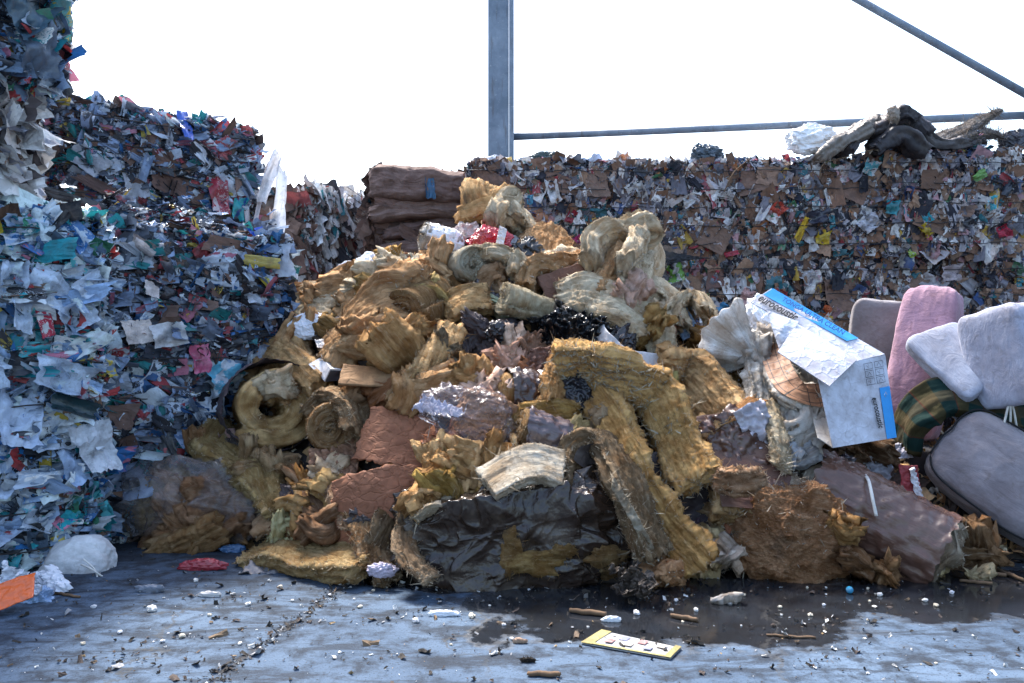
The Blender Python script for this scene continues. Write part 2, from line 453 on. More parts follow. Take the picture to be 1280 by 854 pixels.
def CRUMP(name, px, py, w, h, col, label, cat, short=None, mat='film', dd=0., k=7, roll=0, group=None, crump=.07):
    d = dm(px, py) + dd; s = d / F; parts = []; sd = nseed(); rs = np.random.default_rng(int(sd * 50))
    for i in range(k):
        V, fs, fib = sheet_arrays(w * s * rs.uniform(.35, .6), h * s * rs.uniform(.55, .95), sd + i * 3.3, rs.uniform(-.2, .2), rs.uniform(-.2, .2), crump, 9, .004, .12, 40, .2)
        V = V @ rot(rs.uniform(-40, 40), rs.uniform(-20, 55), rs.uniform(-40, 40)).T + np.array([rs.uniform(-.30, .30) * w * s, rs.uniform(-.05, .10), rs.uniform(-.2, .2) * h * s])
        parts.append((V, fs, fib))
    V, fs, fib = join(parts); reg(px, py, short)
    return finish(name, V @ rot(roll).T, fs, fib, M[mat], P(px, py, d), col, label, cat, group)

def LUMP(name, px, py, w, h, col, label, cat, short=None, mat='wool', dd=0., dp=.8, roll=0, pitch=15, yaw=0, lev=5, fz=None, fl=.014, fringe=None, group=None, **kw):
    d = dm(px, py) + dd; s = d / F
    kw.setdefault('seed', nseed())
    if mat == 'wool': kw.setdefault('lam', .10); lev = max(lev, 6) if w * h > 900 else lev
    if mat == 'wool' and w * h < 5000 and w > 20 and 'facets' not in kw:
        V, fs, fib = torn_arrays(w * s, h * s, min(w, h) * s * dp, kw['seed'], 2 if w * h < 700 else 3 if w * h < 1300 else 4)
    else:
        V, fs = lump_arrays((w * s, min(w, h) * s * dp, h * s), lev, **kw); fib = V.copy() + kw['seed']
    V = V @ rot(roll, pitch, yaw).T
    if fz is None: fz = int(min(5000, 500 + w * h * .7)) if mat == 'wool' else 0
    reg(px, py, short)
    return finish(name, V, fs, fib, M[mat], P(px, py, d), col, label, cat, group, fz, fl, fringe=fringe)

# ------------------------------------------------------------------ batts (thick bands) and rolls
def catmull(p, n):
    p = np.asarray(p, float)
    if len(p) == 2: return p[0] + (p[1] - p[0]) * np.linspace(0, 1, n)[:, None]
    q = np.concatenate([[2 * p[0] - p[1]], p, [2 * p[-1] - p[-2]]])
    t = np.linspace(0, len(p) - 1 - 1e-6, n); i = t.astype(int); f = (t - i)[:, None]
    a, b, c, d = q[i], q[i + 1], q[i + 2], q[i + 3]
    return .5 * (2 * b + (c - a) * f + (2 * a - 5 * b + 4 * c - d) * f ** 2 + (3 * b - a - 3 * c + d) * f ** 3)

def unit(v): return v / (np.linalg.norm(v, axis=-1, keepdims=True) + 1e-12)

def band_frame(path, side):
    T = unit(np.gradient(path, axis=0)); S = np.asarray(side, float)
    if S.ndim == 1: S = np.repeat(S[None], len(path), 0)
    S = unit(S - (S * T).sum(1, keepdims=True) * T); N = np.cross(S, T)
    return T, S, N

def batt_arrays(path, side, width, thick, seed, rough=.022, strat=.012, rag=.06, nw=22, ntk=7, wprof=None):
    nu = len(path); T, S, N = band_frame(path, side)
    width = np.broadcast_to(np.asarray(width, float), (nu,)); thick = np.broadcast_to(np.asarray(thick, float), (nu,))
    # rounded-rectangle section
    a = np.concatenate([np.linspace(-.5, .5, nw, endpoint=False), np.full(ntk, .5), np.linspace(.5, -.5, nw, endpoint=False), np.full(ntk, -.5)])
    b = np.concatenate([np.full(nw, .5), np.linspace(.5, -.5, ntk, endpoint=False), np.full(nw, -.5), np.linspace(-.5, .5, ntk, endpoint=False)])
    da = np.concatenate([np.zeros(nw), np.ones(ntk), np.zeros(nw), -np.ones(ntk)]); db = np.concatenate([np.ones(nw), np.zeros(ntk), -np.ones(nw), np.zeros(ntk)])
    L = np.concatenate([[0], np.cumsum(np.linalg.norm(np.diff(path, axis=0), axis=1))])
    # end caps: extra rings shrinking to the middle
    ks = [(0, .02), (0, .4), (0, .75)] + [(i, 1.) for i in range(nu)] + [(nu - 1, .75), (nu - 1, .4), (nu - 1, .02)]
    idx = np.array([k[0] for k in ks]); sc = np.array([k[1] for k in ks])
    A = a[None] * width[idx][:, None] * sc[:, None]; B = b[None] * thick[idx][:, None] * sc[:, None]
    U = np.repeat(L[idx][:, None], len(a), 1)
    fib = np.stack([U, A, B], -1)
    q = fib + seed
    o1 = fbm(q * np.array([3.2, 5, 7]), 3)
    lay = 1.3 * fbm(q * np.array([4, 30, 70]), 4, .6) + .6 * ridged(q * np.array([3, 17, 40]), 2)
    sm = rough * o1 * np.minimum(1, thick[idx][:, None] / .06); stv = strat * lay
    wm = 1 + .22 * perlin(np.stack([U * 6 + seed, np.sign(a)[None] * 3 + 0 * U, 0 * U], -1)); tm = 1 + .22 * perlin(np.stack([U * 5 + seed, 0 * U + 9, A * 6], -1)); A = A * wm; B = B * tm
    clump = (.009 * fbm(q * 30, 2) + .006 * ridged(q * np.array([40, 80, 80]), 2)) * (strat / .012)
    sm = sm + clump
    A2 = A + (sm * .8 + stv * 2.2) * da[None] * sc[:, None] + .010 * fbm(q * np.array([2, 2, 30]), 2) * np.abs(da)[None]
    B2 = B + (sm + stv * .8) * db[None] * sc[:, None]
    C = path[idx] + (N[idx] * (fbm(np.stack([L[idx] * 3, 0 * L[idx], 0 * L[idx]], -1) + seed, 2) * .012)[:, None])
    V = C[:, None] + S[idx][:, None] * A2[..., None] + N[idx][:, None] * B2[..., None]
    # ragged ends
    e = fbm(q * np.array([0, 16, 26]) + 3, 3)
    end = np.where(idx == 0, -1., np.where(idx == nu - 1, 1., 0.))
    V += T[idx][:, None] * (end[:, None] * (rag * e + rag * .25))[..., None]
    return V.reshape(-1, 3), [grid_faces(len(ks), len(a), True)[:, ::-1]], fib.reshape(-1, 3) + seed

def strip_arrays(path, side, width, off, seed, crump=.006, nv=26, trim=(0, 1)):
    """thin sheet following one flank of a batt"""
    n = len(path); T, S, N = band_frame(path, side)
    sl = slice(int(trim[0] * n), max(2, int(trim[1] * n)))
    a = np.linspace(-.5, .5, nv); off = np.broadcast_to(np.asarray(off, float), (n,)); width = np.broadcast_to(np.asarray(width, float), (n,))
    L = np.concatenate([[0], np.cumsum(np.linalg.norm(np.diff(path, axis=0), axis=1))])
    A = a[None] * width[:, None]; q = np.stack([np.repeat(L[:, None], nv, 1), A, 0 * A], -1)
    h = off[:, None] + crump * (ridged(q * np.array([7, 9, 1]) + seed, 3) + .6)
    V = path[:, None] + S[:, None] * A[..., None] + N[:, None] * h[..., None]
    V = V[sl]; q = q[sl]
    return V.reshape(-1, 3), [grid_faces(V.shape[0], nv)], q.reshape(-1, 3) + seed

def BATT(name, pts, side, w, t, col, label, cat, short=None, mat='wool', n=None, dd=0., fz=None, fl=.018, fringe=None, facing=None, group=None, rough=.022, strat=.012, rag=.06, taper=None):
    """pts: (px,py[,depth offset]); w, t: width and thickness in photograph pixels"""
    pp = []
    for q in pts:
        d = dm(q[0], q[1]) + dd + (q[2] if len(q) > 2 else 0); pp.append(P(q[0], q[1], d))
    pp = np.array(pp); c = pp.mean(0); s = c[1] / F
    ln = np.linalg.norm(np.diff(pp, axis=0), axis=1).sum()
    n = n or int(np.clip(ln / .009, 28, 140)); path = catmull(pp, n) - c
    tp = np.ones(n) if taper is None else np.interp(np.linspace(0, 1, n), np.linspace(0, 1, len(taper)), taper)
    sd = nseed(); nw = int(np.clip(w * s / .008, 12, 60))
    V, fs, fib = batt_arrays(path, side, w * s * tp, t * s * tp, sd, rough, strat, rag, nw)
    mid = pts[len(pts) // 2]; reg(mid[0], mid[1], short)
    if fz is None: fz = int(min(5000, 600 + w * ln / s * .6)) if mat == 'wool' else 0
    o = finish(name, V, fs, fib, M[mat], c, col, label, cat, group, fz, fl, fringe=fringe)
    if mat == 'wool': edge_fringe(o, V, fs, fib, n, nw, 7, col, M[mat])
    if facing:
        fname, fm, fc, sgn = facing[:4]; trim = facing[4] if len(facing) > 4 else (0, 1)
        V, fs, fib = strip_arrays(path, side, w * s * tp * 1.03, sgn * (t * s * tp * .5 + .018), sd, .006 * sgn, trim=trim)
        link(fname, mesh(fname, V, fs, True, {'fib': fib}, [M[fm]]), o, fc)
    return o

def ROLL(name, px, py, axis, diam, length, col, label, cat, short=None, turns=2.6, hollow=.22, dd=0., squash=1., wrap=None, fz=None, fl=.02, mat='wool', group=None, taper=1., start=0., fringe=None, rough=.014):
    d = dm(px, py) + dd; s = d / F
    ax = unit(np.asarray(axis, float)); e1 = unit(np.cross(ax, [0, 0, 1.])); e2 = np.cross(e1, ax)
    n = int(60 * turns); th = np.linspace(0, 2 * math.pi * turns, n)
    Rr = diam * s * .5; r0 = hollow * Rr; pitch_ = (Rr - r0) / (turns)
    tk = pitch_ * .97; sd = nseed()
    rr = r0 + pitch_ * th / (2 * math.pi) * (1 - .5 / max(turns, 1)) ; rr = rr * (1 + .07 * perlin(np.stack([np.cos(th) * .8, np.sin(th) * .8, th * .15], -1) + sd))
    a = th + start
    path = e1 * (np.cos(a) * rr)[:, None] + e2 * (np.sin(a) * rr * squash)[:, None]
    V, fs, fib = batt_arrays(path, ax, length * s, tk, sd, rough, .007, .02, int(np.clip(length * s / .014, 14, 60)))
    if taper != 1.:
        u = (V @ ax) / (length * s) + .5; k = 1 + (taper - 1) * u
        pr = V - (V @ ax)[:, None] * ax; V = pr * k[:, None] + (V @ ax)[:, None] * ax
    reg(px, py, short)
    if fz is None: fz = int(min(5000, 800 + diam * length * .6))
    o = finish(name, V, fs, fib, M[mat], P(px, py, d), col, label, cat, group, fz, fl, fringe=fringe)
    edge_fringe(o, V, fs, fib, n, int(np.clip(length * s / .014, 14, 60)), 7, col, M[mat])
    if wrap:
        wname, wm, wc = wrap[:3]; cov = wrap[3] if len(wrap) > 3 else 1.03
        ww = wrap[4] if len(wrap) > 4 else .97
        m = 120; th = np.linspace(a[-1] + .15, a[-1] + .15 - 2 * math.pi * cov, m)
        Ro = rr[-int(60):].max() + tk * .5 + .012
        p2 = e1 * (np.cos(th) * Ro)[:, None] + e2 * (np.sin(th) * Ro * squash)[:, None]
        V, fs, fib = strip_arrays(p2, ax, length * s * ww, 0., sd, .010, 44)
        if taper != 1.:
            u = (V @ ax) / (length * s) + .5; k = 1 + (taper - 1) * u
            pr = V - (V @ ax)[:, None] * ax; V = pr * k[:, None] + (V @ ax)[:, None] * ax
        # longitudinal wrinkles and torn ends
        q = fib * np.array([16, 3, 1]); V += unit(V - (V @ ax)[:, None] * ax) * (.007 * ridged(q, 2) + .012 * ridged(fib * np.array([5, 9, 1]) + fib[:, [1, 0, 2]] * np.array([6, -4, 0]), 2))[:, None]
        V += ax[None] * (np.abs(V @ ax)[:, None] > .46 * length * s) * (.03 * fbm(fib * np.array([14, 0, 0]) + sd, 3))[:, None] * np.sign(V @ ax)[:, None]
        link(wname, mesh(wname, V, fs, True, {'fib': fib}, [M[wm]]), o, wc)
    return o

# ------------------------------------------------------------------ sheets and panels
def sheet_arrays(w, h, seed, bendx=0., bendz=0., crump=.02, creases=4, thick=.004, ragged=.03, n=34, corner=.08):
    rs = np.random.default_rng(int(abs(seed) * 100) % 99999)
    nx = int(np.clip(n * math.sqrt(w / h), 12, 70)); nz = int(np.clip(n * math.sqrt(h / w), 12, 70))
    u, v = np.meshgrid(np.linspace(-.5, .5, nx), np.linspace(-.5, .5, nz), indexing='ij')
    cj = rs.normal(size=(4, 2)) * corner
    wts = [(.5 - u) * (.5 - v), (.5 + u) * (.5 - v), (.5 + u) * (.5 + v), (.5 - u) * (.5 + v)]
    U = u + sum(wt * c[0] for wt, c in zip(wts, cj)); W = v + sum(wt * c[1] for wt, c in zip(wts, cj))
    q = np.stack([U * w, W * h, 0 * U], -1)
    edge = np.maximum(np.abs(u), np.abs(v)) > .499
    rg = ragged * fbm(q * 13 + seed, 3); ctr = np.sqrt(u ** 2 + v ** 2) + 1e-6
    U = U + edge * rg * u / ctr; W = W + edge * rg * v / ctr
    x = U * w; z = W * h; y = crump * ridged(q * 5 / max(.3, max(w, h)) * 1.2 + seed + .3 * vnoise(q * 4 + seed, 1), 3)
    for _ in range(creases):
        an = rs.uniform(0, math.pi); o = rs.uniform(-.3, .3) * max(w, h); s = x * math.cos(an) + z * math.sin(an) - o
        y = y + np.abs(s) * rs.uniform(-.16, .16) * (crump / .02)
    y = y + bendx * (U * 2) ** 2 * w + bendz * (W * 2) ** 2 * h
    A = np.stack([x, y - thick / 2, z], -1).reshape(-1, 3); B = np.stack([x, y + thick / 2, z], -1).reshape(-1, 3)
    f = grid_faces(nx, nz); k = len(A)
    id_ = np.arange(nx * nz).reshape(nx, nz)
    rim = np.concatenate([id_[:, 0], id_[-1, 1:], id_[-2::-1, -1], id_[0, -2:0:-1]]); r2 = np.roll(rim, -1)
    fr = np.stack([rim, r2, r2 + k, rim + k], 1)
    V = np.concatenate([A, B]); fib = np.concatenate([q.reshape(-1, 3)] * 2) + seed
    fib = np.stack([fib[:, 0], fib[:, 1], fib[:, 1]], -1)
    return V, [f[:, ::-1], f + k, fr[:, ::-1]], fib

def SHEET(name, px, py, w, h, col, label, cat, short=None, mat='kraft', roll=0, pitch=25, yaw=0, dd=0., group=None, fringe=None, fz=0, **kw):
    d = dm(px, py) + dd; s = d / F; sd = kw.pop('seed', nseed())
    V, fs, fib = sheet_arrays(w * s, h * s, sd, **kw)
    V = V @ rot(roll, pitch, yaw).T
    reg(px, py, short)
    return finish(name, V, fs, fib, M[mat], P(px, py, d), col, label, cat, group, fz, .02, fringe=fringe)

def panel(name, c, mat, parent, col, thick=.006, n=14, bul=.006, seed=None, crump=.004):
    """slightly warped board through four world corners, relative to the parent"""
    c = np.asarray(c, float); sd = nseed() if seed is None else seed
    u, v = np.meshgrid(np.linspace(0, 1, n), np.linspace(0, 1, n), indexing='ij')
    q = (c[0] * ((1 - u) * (1 - v))[..., None] + c[1] * (u * (1 - v))[..., None] + c[2] * (u * v)[..., None] + c[3] * ((1 - u) * v)[..., None])
    nn = unit(np.cross(c[1] - c[0], c[3] - c[0]))
    h = bul * np.sin(math.pi * u) * np.sin(math.pi * v) + crump * fbm(q * 9 + sd, 3) * np.sin(math.pi * u) * np.sin(math.pi * v)
    A = (q + nn * (h + thick / 2)[..., None]).reshape(-1, 3); B = (q + nn * (h - thick / 2)[..., None]).reshape(-1, 3)
    k = len(A); f = grid_faces(n, n); id_ = np.arange(n * n).reshape(n, n)
    rim = np.concatenate([id_[:, 0], id_[-1, 1:], id_[-2::-1, -1], id_[0, -2:0:-1]]); r2 = np.roll(rim, -1)
    V = np.concatenate([A, B])
    me = mesh(name, V, [f, f[:, ::-1] + k, np.stack([rim, r2, r2 + k, rim + k], 1)], False, {'fib': V + sd}, [mat])
    return link(name, me, parent, col)

def tube_arrays(pts, rad, ns=6, n=None):
    p = catmull(pts, n) if n else np.asarray(pts, float)
    T = unit(np.gradient(p, axis=0)); ref = np.array([.31, .22, .93]); S = unit(np.cross(T, ref)); N = np.cross(T, S)
    a = np.linspace(0, 2 * math.pi, ns, endpoint=False); rad = np.broadcast_to(np.asarray(rad, float), (len(p),))
    V = p[:, None] + (S[:, None] * np.cos(a)[None, :, None] + N[:, None] * np.sin(a)[None, :, None]) * rad[:, None, None]
    f = grid_faces(len(p), ns, True)[:, ::-1]
    V = V.reshape(-1, 3); caps = [np.arange(ns)[None], (np.arange(ns)[::-1] + (len(p) - 1) * ns)[None]]
    return V, [f] + caps
def tube(name, pts, rad, mat, parent=None, ns=6, n=None, col=(.5, .5, .5)):
    V, f = tube_arrays(pts, rad, ns, n)
    return link(name, mesh(name, V, f, True, {'fib': V}, [mat]), parent, col)

def boxes(name, bs, mat, parent=None, bevel=0.):
    Vs, Fs = [], []
    for k, (lo, hi) in enumerate(bs):
        v = np.array([(x, y, z) for x in (lo[0], hi[0]) for y in (lo[1], hi[1]) for z in (lo[2], hi[2])], float)
        f = np.array([(0, 1, 3, 2), (4, 6, 7, 5), (0, 4, 5, 1), (2, 3, 7, 6), (0, 2, 6, 4), (1, 5, 7, 3)])
        Vs.append(v); Fs.append(f + 8 * k)
    o = link(name, mesh(name, np.concatenate(Vs), [np.concatenate(Fs)], False, None, [mat]), parent)
    if bevel:
        m = o.modifiers.new('bevel', 'BEVEL'); m.width = bevel; m.segments = 2
    return o

# ------------------------------------------------------------------ baled scrap
PAL = {  # bluish whites and near-blacks also put skylight and gap shade into the colour
 'plastic': dict(c=[((.60, .72, .88), 26), ((.30, .44, .66), 15), ((.76, .82, .88), 13), ((.15, .22, .32), 13), ((.02, .025, .035), 13), ((.03, .16, .42), 5), ((.02, .30, .36), 6), ((.04, .20, .12), 3), ((.40, .05, .05), 3), ((.55, .20, .30), 2), ((.55, .42, .06), 1.6), ((.20, .12, .08), 3), ((.10, .45, .50), 2)], film=.75),
 'mixed': dict(c=[((.19, .105, .07), 24), ((.30, .185, .125), 13), ((.66, .63, .62), 17), ((.40, .37, .40), 12), ((.17, .16, .19), 14), ((.02, .02, .03), 18), ((.34, .05, .06), 2.5), ((.46, .26, .28), 3.5), ((.05, .09, .22), 3), ((.04, .18, .22), 2.5), ((.50, .32, .06), .9), ((.06, .17, .08), 1), ((.42, .16, .06), .9), ((.52, .42, .38), 5)], film=.3),
 'dark': dict(c=[((.58, .66, .78), 21), ((.26, .35, .52), 17), ((.09, .11, .15), 18), ((.02, .022, .03), 20), ((.03, .12, .30), 6), ((.02, .22, .24), 5), ((.32, .05, .06), 4), ((.45, .16, .22), 3), ((.16, .10, .08), 10), ((.50, .38, .08), 1.4)], film=.6),
 'brown': dict(c=[((.15, .085, .065), 40), ((.21, .13, .10), 25), ((.10, .06, .05), 18), ((.30, .22, .18), 6), ((.40, .38, .38), 3), ((.03, .10, .14), 2)], film=.05),
 'leaf': dict(c=[((.66, .64, .64), 34), ((.45, .40, .40), 16), ((.20, .13, .10), 16), ((.80, .80, .80), 14), ((.04, .04, .05), 8), ((.30, .08, .08), 3), ((.05, .25, .30), 4), ((.5, .3, .1), 1)], film=.15),
 'white': dict(c=[((.70, .68, .66), 40), ((.52, .48, .46), 20), ((.24, .16, .12), 12), ((.10, .08, .08), 8), ((.35, .36, .42), 10)], film=.1),
}
def scrap_arrays(r, pos, nrm, a, b, K, theta, crump, spin, c1, c2):
    n = len(pos); g = np.linspace(-.5, .5, K); u, v = np.meshgrid(g, g, indexing='ij'); u = u.ravel()[None]; v = v.ravel()[None]
    cj = r.normal(size=(n, 4, 2)) * .08
    w = [(.5 - u) * (.5 - v), (.5 + u) * (.5 - v), (.5 + u) * (.5 + v), (.5 - u) * (.5 + v)]
    U = u + sum(w[k] * cj[:, k, 0:1] for k in range(4)); W = v + sum(w[k] * cj[:, k, 1:2] for k in range(4))
    U = U + r.normal(size=U.shape) * .02; W = W + r.normal(size=W.shape) * .02
    th = np.where(np.abs(theta) < .05, .05, theta)[:, None]; Rr = a[:, None] / th
    x = Rr * np.sin(U * th); z = Rr * (1 - np.cos(U * th)); y = W * b[:, None]
    sd = r.uniform(0, 200, (n, 1))
    q = np.stack([U * 2.1 + sd, W * 2.1 + sd * .7, np.zeros_like(U) + sd * 1.3], -1)
    m = np.minimum(a, b)[:, None]
    z = z + crump[:, None] * m * (perlin(q) * 1.2 + np.abs(perlin(q * 2.3 + 4)) * .8)
    t0 = np.cross(nrm, np.array([.12, .31, .94])); t0 = unit(t0); t1 = np.cross(nrm, t0)
    cs, sn = np.cos(spin)[:, None], np.sin(spin)[:, None]
    A = t0 * cs + t1 * sn; B = np.cross(nrm, A)
    V = pos[:, None] + A[:, None] * x[..., None] + B[:, None] * y[..., None] + nrm[:, None] * z[..., None]
    k2 = K * K; f = grid_faces(K, K)[None] + (np.arange(n) * k2)[:, None, None]
    suv = np.stack([np.repeat(u, n, 0), np.repeat(v, n, 0), np.repeat(sd, k2, 1)], -1)
    suv[..., 0:2] += sd[..., None] * np.array([3.1, 1.7])
    C1 = np.repeat(c1[:, None], k2, 1); C2 = np.repeat(c2[:, None], k2, 1)
    return V, f, suv, C1, C2

def pick(r, style, n):
    cs = PAL[style]['c']; w = np.array([x[1] for x in cs], float); w /= w.sum(); C = np.array([x[0] for x in cs])
    k = r.choice(len(cs), n, p=w); c = C[k] * r.uniform(.7, 1.2, (n, 1)); return np.clip(c, 0, .82), k

MATS3 = lambda: [M['scrap_paper'], M['scrap_film'], M['scrap_board']]

def kind_of(c, m, a, b, th):
    if m == 1:
        return 'crushed_bottle' if abs(th) > 2.6 else 'plastic_film'
    if m == 2: return 'cardboard_flap'
    return 'paper_sheet'

def BALE(name, o_xy, z0, dims, yaw, style, label, cat='bale', group=None, seed=1, dens=700, faces='FRT', size=.085, big=36, tilt=.45, thk=.05, styles=None, wires=5, leaf=None, aspect=1.6, sag=0., extra_big=1.0, loose_top=0., kmat=None, wire_faces='F', strata=1.57):
    """o_xy: front-left bottom corner; local X runs along the front, local Y goes back; dims = length, depth, height"""
    L, Dp, H = dims; r = np.random.default_rng(seed)
    root = D.objects.new(name, None); COL.objects.link(root)
    root.location = (o_xy[0], o_xy[1], z0); root.rotation_euler = (0, 0, R_(yaw)); root.empty_display_size = .2
    tag(root, label, cat, group)
    # body
    v, f = ico(5); p = 14
    d = v / (np.abs(v) ** p).sum(1)[:, None] ** (1 / p)
    V = d * np.array([L / 2 - .08, Dp / 2 - .08, H / 2 - .06]); V = V + vnoise(V * 3 + seed, 3) * .02; V += np.array([L / 2, Dp / 2, H / 2])
    link('packed_core', mesh('packed_core', V, [f], False, {'fib': V}, [M['dark']]), root)
    FD = {'F': ((0, 0, 0), (L, 0, 0), (0, 0, H), (0, -1, 0)), 'B': ((0, Dp, 0), (L, 0, 0), (0, 0, H), (0, 1, 0)), 'L': ((0, 0, 0), (0, Dp, 0), (0, 0, H), (-1, 0, 0)), 'R': ((L, 0, 0), (0, Dp, 0), (0, 0, H), (1, 0, 0)), 'T': ((0, 0, H), (L, 0, 0), (0, Dp, 0), (0, 0, 1))}
    AC = {k: [] for k in ('pos', 'nrm', 'a', 'b', 'th', 'cr', 'sp', 'c1', 'c2', 'm')}
    for fc in faces:
        o, e1, e2, nn = (np.array(x, float) for x in FD[fc])
        st = (styles or {}).get(fc, style)
        area = np.linalg.norm(e1) * np.linalg.norm(e2); n = int(dens * area * (.8 if fc == 'T' else 1))
        if (leaf or '').find(fc) >= 0: n = int(n * 1.25)
        s, t = r.uniform(-.01, 1.01, n), r.uniform(-.01, 1.01, n)
        pos = o + e1 * s[:, None] + e2 * t[:, None]
        bul = .035 * fbm(pos * 2.2 + seed, 2) + .02 * np.sin(np.pi * np.clip(s, 0, 1)) * np.sin(np.pi * np.clip(t, 0, 1))
        # rounded edges
        ed = np.minimum(np.minimum(s, 1 - s) * np.linalg.norm(e1), np.minimum(t, 1 - t) * np.linalg.norm(e2)); bul = bul - .05 * np.exp(-np.maximum(ed, 0) / .05)
        off = bul + r.uniform(-thk, thk * .7, n)
        if fc == 'T': off = off - .02
        if fc == 'T' and loose_top: off = off + loose_top * np.abs(fbm(pos * 3 + seed, 2)) * r.uniform(0, 1.6, n)
        a = size * np.exp(r.normal(size=n) * .48); asp = np.exp(np.abs(r.normal(size=n)) * math.log(aspect)); b = np.minimum(a * asp, .45); a = np.minimum(a, .30)
        if fc == 'T': a = a * .8; b = b * .8
        b = np.where(ed < .06, b * .75, b); tl = (tilt if fc != 'T' else tilt * .8) * r.normal(size=(n, 3))
        nr = nn + tl
        if leaf and fc in leaf:        # edge-on leaves pressed side by side
            ax = unit(e1); nr = ax * np.sign(r.normal(size=(n, 1))) + .30 * r.normal(size=(n, 3)); sp = r.normal(size=n) * .25; b = b * 1.5
        else: sp = np.where(r.random(n) < .65, strata + r.normal(size=n) * .35, r.uniform(0, 6.28, n))
        c1, k = pick(r, st, n); c2, _ = pick(r, st, n); c2 = np.where(r.random((n, 1)) < .45, c2, c1 * .8)
        m = (r.random(n) < PAL[st]['film']).astype(int)
        brown = (c1[:, 0] > c1[:, 2] * 1.35) & (c1[:, 0] < .33) & (c1[:, 1] > .3 * c1[:, 0])
        m = np.where(brown, 2, m); c2 = np.where(brown[:, None], c1 * .85, c2)
        th = r.normal(size=n) * .9; tubeish = (m == 1) & (r.random(n) < .22); th = np.where(tubeish, r.uniform(2.7, 5, n), th)
        th = np.where(m == 2, th * .35, th)
        cr = np.where(m == 1, r.uniform(.15, .55, n), np.where(m == 2, r.uniform(.03, .16, n), r.uniform(.06, .32, n)))
        for key, val in zip(AC, (pos + nn * off[:, None], unit(nr), a, b, th, cr, sp, c1, c2, m)): AC[key].append(val)
    A = {k: np.concatenate(v) for k, v in AC.items()}
    # the biggest pieces become parts of their own, flatter to the face and proud of it
    order = np.argsort(-(A['a'] * A['b'])); bi = order[:big]; sm = order[big:]
    def build(idx, K):
        return scrap_arrays(r, A['pos'][idx], A['nrm'][idx], A['a'][idx], A['b'][idx], K, A['th'][idx], A['cr'][idx], A['sp'][idx], A['c1'][idx], A['c2'][idx])
    KS = 6; Vv, ff, suv, C1, C2 = build(sm, KS)
    me = mesh('packed_scraps', Vv.reshape(-1, 3), [ff.reshape(-1, 4)], np.repeat(A['m'][sm] == 1, (KS - 1) ** 2), {'c1': C1.reshape(-1, 3), 'c2': C2.reshape(-1, 3), 'suv': suv.reshape(-1, 3)}, MATS3(), np.repeat(A['m'][sm], (KS - 1) ** 2))
    so = link('packed_scraps', me, root); so['kind'] = 'stuff'
    if big:
        A['a'][bi] *= extra_big; A['b'][bi] *= extra_big
        Vv, ff, suv, C1, C2 = build(bi, 9)
        for j, i in enumerate(bi):
            nm = kind_of(A['c1'][i], A['m'][i], A['a'][i], A['b'][i], A['th'][i])
            c = A['pos'][i]
            link(nm, mesh(nm, Vv[j] - c, [grid_faces(9, 9)], A['m'][i] == 1, {'c1': C1[j], 'c2': C2[j], 'suv': suv[j]}, [MATS3()[int(A['m'][i])]]), root, loc=c)
    for k in range(wires):
        z = H * (k + .6) / (wires + .2)
        for wf in wire_faces:
            t = np.linspace(0, 1, 14)
            if wf == 'F': pts = np.stack([t * L, -.055 - .015 * r.random(14), z + .006 * r.normal(size=14)], 1)
            else: pts = np.stack([L * 0 - .035 - .02 * r.random(14) if wf == 'L' else L + .035 + .02 * r.random(14), t * Dp, z + .008 * r.normal(size=14)], 1)
            tube('baling_wire', pts, .0048, M['wire'], root, 5, 40)
    return root

def own_scrap(root, name, loc, nrm, a, b, col, mat=1, th=.4, cr=.25, spin=0., col2=None, seed=3):
    """one chosen piece on a bale face, in the bale's own coordinates"""
    r = np.random.default_rng(seed); c1 = np.array([col], float); c2 = np.array([col2 or tuple(x * .8 for x in col)], float)
    Vv, ff, suv, C1, C2 = scrap_arrays(r, np.zeros((1, 3)), unit(np.array([nrm], float)), np.array([a]), np.array([b]), 12, np.array([th]), np.array([cr]), np.array([spin]), c1, c2)
    return link(name, mesh(name, Vv[0], [grid_faces(12, 12)], mat == 1, {'c1': C1[0], 'c2': C2[0], 'suv': suv[0]}, [MATS3()[mat]]), root, loc=loc)

def text_mesh(name, body, size, mat, parent, o, xdir, ydir, squeeze=1., bold=0.):
    """flat lettering lying on a panel: o = lower-left corner, xdir reading direction, ydir letter-up"""
    cu = D.curves.new(name, 'FONT'); cu.body = body; cu.size = size; cu.extrude = .0006; cu.offset = bold
    tmp = D.objects.new('tmp', cu); COL.objects.link(tmp)
    bpy.context.view_layer.update()
    me = D.meshes.new_from_object(tmp.evaluated_get(bpy.context.evaluated_depsgraph_get()))
    D.objects.remove(tmp)
    me.materials.clear(); me.materials.append(mat)
    ob = link(name, me, parent)
    x = unit(np.asarray(xdir, float)); y = np.asarray(ydir, float); y = unit(y - (y @ x) * x); z = np.cross(x, y)
    m = np.eye(4); m[:3, 0] = x * squeeze; m[:3, 1] = y; m[:3, 2] = z; m[:3, 3] = o
    ob.matrix_local = Matrix(m.tolist()); return ob
# ================================================================== SETTING
def build_ground():
    xs = np.array([-400, -60, -12, -6, 0, 6, 12, 60, 400.]); V = np.array([(x, y, 0) for x in xs for y in xs + 5.])
    o = link('ground', mesh('ground', V, [grid_faces(9, 9)[:, ::-1]], False, None, [M['ground']])); o['kind'] = 'structure'
build_ground()

